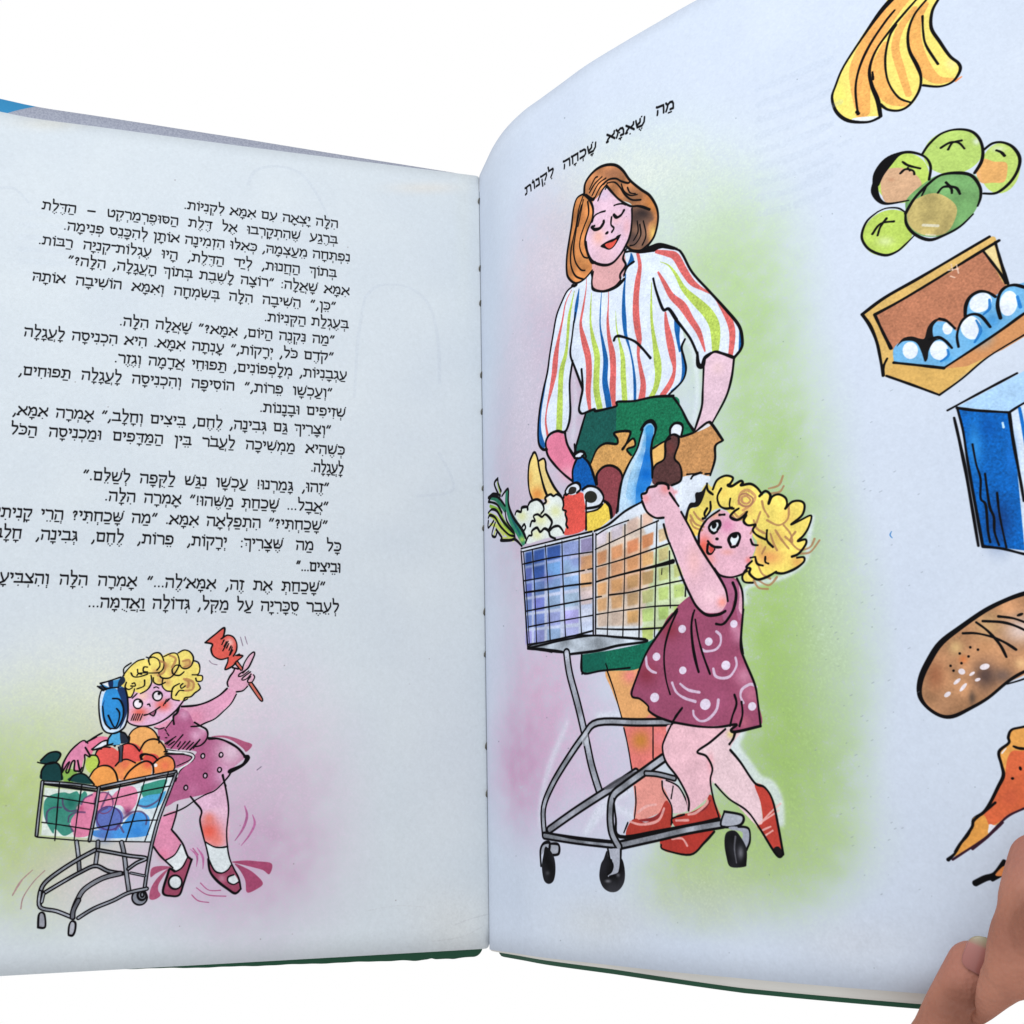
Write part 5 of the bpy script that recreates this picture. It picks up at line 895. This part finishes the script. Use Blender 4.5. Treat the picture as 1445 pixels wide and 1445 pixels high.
cut = ip0 = lambda s: np.interp(s, [12.4, 12.9, 13.4, 13.9, 14.6, 16, 18.6], [0, .1, .32, .62, 1.15, 2.2, 3.9])   # lower corner cut away under the fingers, an invented shape
ip = lambda xs, ys: (lambda s: np.interp(s, xs, ys))
l_page = sheet('page', 'L', M_L, 0, under=M_SHEET, corner=.12, s0=.004); l_page['label'] = 'left page with the printed Hebrew story and the small drawing of a girl with a trolley'
r_page = sheet('page', 'R', M_R, 0, under=M_SHEET, corner=.12, s0=.004, edge=cut); r_page['label'] = 'right page curling up with the drawing of a woman, a girl and groceries'
gapR = ip([0, 1.2, 4.5, 6.3, 7.9, 9.5, 18], [.012, .045, .11, .15, .18, .2, .22]); dvR = ip([0, .5, 1.2, 4.5, 6.3, 7.9, 9.5, 18], [.03, .05, .07, .12, .175, .235, .235, .24])
for k in range(6):
    fr_ = [.80, .84, .88, .93, .97, 1.0][k]
    sheet('page', 'R', M_SHEET, (lambda s, k=k: gapR(s)+.016*k+.014), (lambda s, fr_=fr_: dvR(s)*fr_), -.05, corner=.12, edge=cut, s0=.05+.01*k, ns=60, nv=12, s1=PW-.05)
for k in range(4):
    sheet('page', 'L', M_SHEET, (lambda s, k=k: .02+.016*k+.002*s), -.02, -.03, corner=.15, s0=.05+.01*k, ns=60, nv=12, s1=PW-.05)
cR = sheet('cover_board', 'R', M_COVER, (lambda s: gapR(s)+.16), (lambda s: dvR(s)+.012+np.interp(s, [.3, 1.2, 4.5, 12, 18], [.10, .10, .105, .085, .09])), -.06, s0=.34, s1=PW+.35, thick=.24, corner=.22, ns=70, nv=16, edge=cut)
wob = lambda s: .006*np.sin(s*4)+.003*np.sin(s*11+1)-.03*np.exp(-((s-1.95)/.22)**2)+.025*np.exp(-((s-1.55)/.07)**2)-.01*np.exp(-((s-.95)/.1)**2)
dL0 = ip([.2, 1, 2.9, 7, 9.5, 11.6, 18], [.20, .205, .17, .09, .0, -.05, -.07]); dL1 = ip([.2, .8, 2.6, 4.4, 7.8, 12, 14.7, 18], [.02, .08, .155, .225, .37, .48, .55, .62])
cL = sheet('cover_board', 'L', M_COVER, (lambda s: .12+.002*s), dL0, dL1, s0=.16, s1=PW+.35, thick=.24, corner=.26, ns=240, nv=16, edge=wob)
lin = sheet('endpaper', 'L', M_LINING, (lambda s: .105+.002*s), (lambda s: dL0(s)-.5), (lambda s: dL1(s)+.004), s0=.3, s1=PW+.2, thick=.0145, ns=80, nv=16, parent=cL)
lin2 = sheet('endpaper', 'R', M_SHEET, (lambda s: gapR(s)+.145), -.25, -.1, s0=.42, s1=PW+.2, thick=.0145, ns=60, nv=10, edge=cut, parent=cR)
# spine: a rounded strip behind the gutter
vs, fc = [], []
ths = np.linspace(math.pi*.98, math.pi*2.02, 17)
for r in (.44, .62):
    for v in np.linspace(.16, PH-.3, 12):
        for th in ths: vs.append(np.array([.02+r*.95*math.cos(th), v, -.06+r*.85*math.sin(th)])*CM)
na, nb = len(ths), 12
for L_ in (0, 1):
    for j in range(nb-1):
        for i in range(na-1):
            a = L_*na*nb+j*na+i; q = (a, a+1, a+na+1, a+na); fc.append(q if L_ else q[::-1])
for j in range(nb-1):
    for i in (0, na-1):
        a = j*na+i; q = (a, a+na, a+na+na*nb, a+na*nb); fc.append(q if i else q[::-1])
for j in (0, nb-1):
    for i in range(na-1):
        a = j*na+i; q = (a, a+1, a+1+na*nb, a+na*nb); fc.append(q[::-1] if j else q)
mesh_obj('spine', vs, fc, M_COVER, book)
# sewing thread showing in the gutter fold
vg = np.linspace(0, PH, 600); yg = project(page_pt('R', 0*vg, vg))[:, 1]
def tube_mesh(pts, rad, nseg=8):
    vs, fc = [], []; pts = [np.array(p, float) for p in pts]
    for i, p in enumerate(pts):
        t = pts[min(i+1, len(pts)-1)]-pts[max(i-1, 0)]; t /= np.linalg.norm(t); a = np.cross(t, [.3, .2, 1.]); a /= np.linalg.norm(a); b_ = np.cross(t, a)
        r = rad[i] if hasattr(rad, '__len__') else rad
        for k in range(nseg): th = 2*math.pi*k/nseg; vs.append(p+r*(math.cos(th)*a+math.sin(th)*b_))
    for i in range(len(pts)-1):
        for k in range(nseg): a, b_ = i*nseg+k, i*nseg+(k+1) % nseg; fc.append((a, b_, b_+nseg, a+nseg))
    fc.append(tuple(range(nseg))[::-1]); fc.append(tuple(range((len(pts)-1)*nseg, len(pts)*nseg)))
    return vs, fc
for y in (284, 379, 428, 529, 581, 689, 745, 863, 923, 1052, 1119):
    v = float(np.interp(-y, -yg[::1], vg)) if yg[0] < yg[-1] else float(np.interp(y, yg[::-1], vg[::-1]))
    h = .10+.02*math.sin(y); pts = [(-.012, v-h, .0), (-.03, v-h*.6, .045), (-.02, v, .055), (.0, v+h*.6, .05), (.015, v+h, .0)]
    vs, fc = tube_mesh([np.array(p)*CM for p in pts], [.014*CM, .026*CM, .03*CM, .024*CM, .012*CM]); mesh_obj('thread_stitch', vs, fc, M_THREAD, book)
# ------------------------------------------------------------ the hand that holds the right leaf down
def on_page(px, py, r, up=0.0):
    """centre of a rounded form of radius r cm that lies on the right leaf and is seen at this pixel"""
    s, v = to_page('R', [[px, py]])[0]; p = page_pt('R', s, v); e = .05
    t = page_pt('R', s+e, v)-page_pt('R', s-e, v); t /= np.linalg.norm(t); n = np.array([-t[2], 0, t[0]]); n /= np.linalg.norm(n)
    c = cam_loc-p; c /= np.linalg.norm(c)
    return p+c*(r/max(c@n, .3)+up), n
def lift(p, dz): return p+np.array([0, 0, dz])
K1, nrm = on_page(1422, 1374, .50)
def chain(bm, pts, rad, nseg=20):
    """closed limb through the points; rounded ends"""
    A = np.column_stack([np.array(pts, float), rad]); P4 = np.vstack([2*A[0]-A[1], A, 2*A[-1]-A[-2]]); C = []
    for i in range(1, len(P4)-2):
        for t in np.linspace(0, 1, 8, endpoint=False):
            a, b_, c, e = P4[i-1], P4[i], P4[i+1], P4[i+2]; C.append(.5*((2*b_)+(c-a)*t+(2*a-5*b_+4*c-e)*t*t+(-a+3*b_-3*c+e)*t**3))
    C.append(A[-1]); C = np.array(C)
    # caps
    def cap(c0, d, r): return [np.r_[c0+d*r*math.sin(k), r*math.cos(k)] for k in np.linspace(.25, 1.5, 6)]
    d0 = C[0, :3]-C[1, :3]; d0 /= np.linalg.norm(d0); d1 = C[-1, :3]-C[-2, :3]; d1 /= np.linalg.norm(d1)
    C = np.vstack([np.array(cap(C[0, :3], d0, C[0, 3]))[::-1], C, cap(C[-1, :3], d1, C[-1, 3])])
    up = np.array([-.5, .1, .85]); rings = []
    for i, c in enumerate(C):
        t = C[min(i+1, len(C)-1), :3]-C[max(i-1, 0), :3]; t /= np.linalg.norm(t)+1e-9; a = np.cross(t, up); a /= np.linalg.norm(a); b_ = np.cross(a, t)
        rings.append([bm.verts.new(Vector((c[:3]+c[3]*(math.cos(th)*a+.90*math.sin(th)*b_))*CM)) for th in np.linspace(0, 2*math.pi, nseg, endpoint=False)])
    for i in range(len(rings)-1):
        for k in range(nseg): bm.faces.new((rings[i][k], rings[i][(k+1) % nseg], rings[i+1][(k+1) % nseg], rings[i+1][k]))
    bm.faces.new(rings[0][::-1]); bm.faces.new(rings[-1])
bm = bmesh.new()
tip1, n1 = on_page(1466, 1216, .50, .05); mid1, _ = on_page(1451, 1292, .51, .50); kn1, _ = on_page(1426, 1374, .45, .80)
b1, _ = on_page(1502, 1312, .62, .6); b1 = lift(b1, -.15)
tip2, n2 = on_page(1372, 1364, .46); m2, _ = on_page(1345, 1428, .50); d_pg, _ = on_page(1318, 1500, .52)
palm = np.array([13.2, -3.6, 8.2])
# bent finger: tip, middle joint, knuckle, then back to the hand outside the picture
chain(bm, [tip1, (tip1*.5+mid1*.5)+np.array([0, 0, .02]), mid1, (mid1*.45+kn1*.55), kn1], [.50, .535, .53, .50, .43])
chain(bm, [kn1, kn1*.6+b1*.4, b1, np.array([12.3, .6, 9.3]), np.array([13.6, -1.2, 8.8])], [.42, .50, .60, .80, 1.15])
w1, _ = on_page(1406, 1397, .32, .85); w2, _ = on_page(1391, 1422, .20, .85); w3, _ = on_page(1380, 1438, .13, .80)
chain(bm, [kn1, w1, w2, w3], [.40, .32, .20, .12])
w4, _ = on_page(1440, 1350, .43, .75); w5, _ = on_page(1414, 1383, .36, .8); chain(bm, [b1, w4, w5], [.55, .45, .36])
# finger with the visible nail
b2 = d_pg+np.array([.1, -.9, -.2])
chain(bm, [tip2, tip2*.5+m2*.5, m2, m2*.5+d_pg*.5, d_pg, b2, np.array([9.6, -3.6, 8.0]), np.array([11.4, -4.6, 7.8]), palm+np.array([0, -.8, 0])], [.44, .475, .505, .53, .55, .58, .66, .85, 1.2])
# body of the hand, the remaining fingers curled under the book, and the wrist, all outside the picture
chain(bm, [np.array([13.4, -1.0, 8.7]), palm, np.array([13.0, -6.0, 7.8])], [1.35, 1.6, 1.5], 24)
chain(bm, [np.array([15.0, -1.2, 8.2]), np.array([14.6, -3.8, 8.0]), np.array([14.2, -6.2, 7.8])], [1.25, 1.45, 1.4], 24)
chain(bm, [np.array([13.6, -6.0, 7.8]), np.array([14.2, -10.0, 7.6]), np.array([15.0, -15.0, 7.3])], [2.0, 1.95, 2.3], 28)
for k, (x, l) in enumerate(((13.9, 1.0), (15.2, 1.02), (16.3, .85))):
    chain(bm, [np.array([x, -.6, 8.2-.15*k]), np.array([x+.1, 1.4*l, 8.5-.2*k]), np.array([x+.15, 2.6*l, 7.6-.2*k]), np.array([x-.1, 2.3*l, 6.5-.2*k])], [.72, .62, .56, .46])
me = bpy.data.meshes.new('hand_raw'); bm.to_mesh(me); bm.free()
tmp = bpy.data.objects.new('hand_raw', me); col.objects.link(tmp)
md = tmp.modifiers.new('r', 'REMESH'); md.mode = 'VOXEL'; md.voxel_size = .036*CM; md.adaptivity = 0
ms = tmp.modifiers.new('s', 'SMOOTH'); ms.factor = .5; ms.iterations = 8
dg = bpy.context.evaluated_depsgraph_get(); dg.update()
me2 = bpy.data.meshes.new_from_object(tmp.evaluated_get(dg)); bpy.data.objects.remove(tmp)
# creases of the joints and small folds pressed into the skin
co = np.empty(len(me2.vertices)*3, np.float32); me2.vertices.foreach_get('co', co); co = co.reshape(-1, 3)/CM
no = np.empty(len(me2.vertices)*3, np.float32); me2.vertices.foreach_get('normal', no); no = no.reshape(-1, 3)
def groove(pix, depth, wdt, lift_=.5):
    global co
    C = np.array([on_page(x, y, lift_)[0] for x, y in pix]); C = C+(cam_loc-C)/np.linalg.norm(cam_loc-C, axis=1, keepdims=True)*lift_*.95
    q = np.concatenate([np.linspace(C[i], C[i+1], 14) for i in range(len(C)-1)])
    sel = np.where(np.linalg.norm(co-q.mean(0), axis=1) < 2.2)[0]
    D = np.full(len(sel), 9., np.float32)
    for p in q: D = np.minimum(D, np.linalg.norm(co[sel]-p, axis=1))
    D = np.maximum(D-.02, 0)
    co[sel] -= no[sel]*(depth*np.exp(-(D/wdt)**2))[:, None]
groove([(1349, 1334), (1351, 1350), (1360, 1362), (1376, 1370), (1392, 1374)], .05, .045); groove([(1318, 1402), (1340, 1410), (1362, 1420), (1376, 1424)], .07, .10); groove([(1322, 1394), (1342, 1401), (1360, 1406)], .045, .06); groove([(1330, 1420), (1355, 1432)], .035, .06)
groove([(1416, 1286), (1432, 1296), (1450, 1300)], .09, .15, .5); groove([(1418, 1300), (1436, 1312), (1455, 1316)], .06, .08, .5); groove([(1422, 1276), (1444, 1282)], .035, .07, .5)
me2.vertices.foreach_set('co', (co*CM).ravel()); me2.polygons.foreach_set('use_smooth', [True]*len(me2.polygons)); me2.update()
# skin
m, nt, b = new_mat('skin', .6, .3); tc = nt.nodes.new('ShaderNodeTexCoord')
n1_ = nt.nodes.new('ShaderNodeTexNoise'); n1_.inputs['Scale'].default_value = 110; n1_.inputs['Detail'].default_value = 5; nt.links.new(tc.outputs['Object'], n1_.inputs['Vector'])
rp = nt.nodes.new('ShaderNodeValToRGB'); rp.color_ramp.elements[0].position = .34; rp.color_ramp.elements[1].position = .68
rp.color_ramp.elements[0].color = (*srgb((142, 92, 75)), 1); rp.color_ramp.elements[1].color = (*srgb((161, 108, 88)), 1)
nt.links.new(n1_.outputs['Fac'], rp.inputs['Fac'])
# rosier flesh about the finger ends; shade of the joint folds painted dark
def tint_at(prev, c, rad, colr, amt):
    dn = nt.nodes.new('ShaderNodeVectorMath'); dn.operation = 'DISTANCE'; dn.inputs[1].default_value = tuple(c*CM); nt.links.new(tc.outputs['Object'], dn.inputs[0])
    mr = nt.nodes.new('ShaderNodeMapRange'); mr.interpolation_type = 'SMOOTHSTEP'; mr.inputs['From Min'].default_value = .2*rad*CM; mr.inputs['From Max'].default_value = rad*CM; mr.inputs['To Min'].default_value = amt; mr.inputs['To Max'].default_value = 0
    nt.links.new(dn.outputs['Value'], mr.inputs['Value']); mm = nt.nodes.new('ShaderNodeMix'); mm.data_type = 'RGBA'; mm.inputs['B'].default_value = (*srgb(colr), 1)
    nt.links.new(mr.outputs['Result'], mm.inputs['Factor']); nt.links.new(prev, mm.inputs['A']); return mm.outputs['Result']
o_ = tint_at(rp.outputs['Color'], tip2, 1.1, (158, 104, 90), .7); o_ = tint_at(o_, tip1, 1.3, (152, 100, 88), .7); o_ = tint_at(o_, mid1+np.array([0, -.1, .45]), .75, (98, 54, 38), .8); o_ = tint_at(o_, m2+np.array([0, .1, .45]), .7, (104, 60, 44), .75)
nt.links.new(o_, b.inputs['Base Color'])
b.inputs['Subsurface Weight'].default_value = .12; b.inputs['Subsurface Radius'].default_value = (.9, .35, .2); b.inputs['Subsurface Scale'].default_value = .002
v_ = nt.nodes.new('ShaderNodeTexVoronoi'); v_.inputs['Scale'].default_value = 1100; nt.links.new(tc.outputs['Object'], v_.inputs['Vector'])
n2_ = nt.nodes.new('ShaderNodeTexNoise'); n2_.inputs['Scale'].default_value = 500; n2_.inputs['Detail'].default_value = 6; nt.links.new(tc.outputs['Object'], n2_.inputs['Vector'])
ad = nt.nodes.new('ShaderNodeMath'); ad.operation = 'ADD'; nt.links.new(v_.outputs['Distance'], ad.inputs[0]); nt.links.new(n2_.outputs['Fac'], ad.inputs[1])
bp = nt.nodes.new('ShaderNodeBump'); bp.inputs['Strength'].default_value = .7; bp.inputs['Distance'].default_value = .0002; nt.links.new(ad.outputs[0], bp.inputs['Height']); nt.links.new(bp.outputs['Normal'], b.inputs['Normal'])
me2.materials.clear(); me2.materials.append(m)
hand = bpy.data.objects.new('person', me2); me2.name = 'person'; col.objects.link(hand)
hand['label'] = 'hand of a person, two fingers pressing the lower right corner of the raised page'; hand['category'] = 'hand'
# nails
def nail(C, D, N, half_w, ln, back, rad, name='fingernail'):
    """curved plate on the finger end: C centre of the finger end, D towards the tip, N the way the nail faces"""
    D = D/np.linalg.norm(D); N = N-D*(N@D); N /= np.linalg.norm(N); W = np.cross(D, N); nu, nvv = 17, 21; vs, fc = [], []; col_i = []
    for lay in (0, 1):
        for j in range(nvv):
            t = j/(nvv-1); y = -back+ln*t
            wv = half_w*(min(1, (math.sqrt(max(1-(1-min(t/.28, 1))**2, 0)))*.5+.5))*(1 if t < .62 else math.sqrt(max(1-((t-.62)/.39)**2*.97, .02)))
            for i in range(nu):
                a = (i/(nu-1)*2-1); x = a*wv; ang = x/rad
                h = rad*1.0*math.cos(ang)*.93+.035-(.16*max(t-.35, 0)**2)-.02*(1-min(t/.12, 1)) - lay*.03
                vs.append((C+W*rad*math.sin(ang)*1.02+D*y+N*h)*CM)
    n = nu*nvv
    for j in range(nvv-1):
        for i in range(nu-1):
            a = j*nu+i; fc.append((a, a+1, a+nu+1, a+nu)); fc.append((n+a+nu, n+a+nu+1, n+a+1, n+a))
    ring = [i for i in range(nu)]+[j*nu+nu-1 for j in range(1, nvv)]+[(nvv-1)*nu+i for i in range(nu-2, -1, -1)]+[j*nu for j in range(nvv-2, 0, -1)]
    for k in range(len(ring)): a, b_ = ring[k], ring[(k+1) % len(ring)]; fc.append((b_, a, n+a, n+b_))
    uv = [( (k % nu)/(nu-1), ((k % n)//nu)/(nvv-1)) for k in range(2*n)]
    return mesh_obj(name, vs, fc, M_NAIL, hand, uv)
m, nt, b = new_mat('nail', .3, .45); M_NAIL = m
uvn = nt.nodes.new('ShaderNodeUVMap'); sx = nt.nodes.new('ShaderNodeSeparateXYZ'); nt.links.new(uvn.outputs[0], sx.inputs[0])
# the free edge follows a curve
pw = nt.nodes.new('ShaderNodeMath'); pw.operation = 'SUBTRACT'; pw.inputs[1].default_value = .5; nt.links.new(sx.outputs['X'], pw.inputs[0])
sq = nt.nodes.new('ShaderNodeMath'); sq.operation = 'MULTIPLY'; nt.links.new(pw.outputs[0], sq.inputs[0]); nt.links.new(pw.outputs[0], sq.inputs[1])
sc_ = nt.nodes.new('ShaderNodeMath'); sc_.operation = 'MULTIPLY_ADD'; sc_.inputs[1].default_value = .25; nt.links.new(sq.outputs[0], sc_.inputs[0]); nt.links.new(sx.outputs['Y'], sc_.inputs[2])
rp = nt.nodes.new('ShaderNodeValToRGB'); nt.links.new(sc_.outputs[0], rp.inputs['Fac']); e = rp.color_ramp.elements
e[0].position = 0; e[0].color = (*srgb((138, 84, 78)), 1); e[1].position = .70; e[1].color = (*srgb((152, 100, 94)), 1)
x_ = e.new(.78); x_.color = (*srgb((144, 120, 102)), 1); x_ = e.new(.92); x_.color = (*srgb((146, 138, 114)), 1)
nt.links.new(rp.outputs['Color'], b.inputs['Base Color'])
def viewdir(p): return (cam_loc-p)/np.linalg.norm(cam_loc-p)
D2 = tip2-m2; nail(tip2, D2, viewdir(tip2)+np.array([.38, .12, 0]), .34, .64, .0, .46)
D1 = tip1-mid1; nail(tip1, D1, viewdir(tip1)+np.array([.45, .1, 0]), .38, .85, .14, .50)
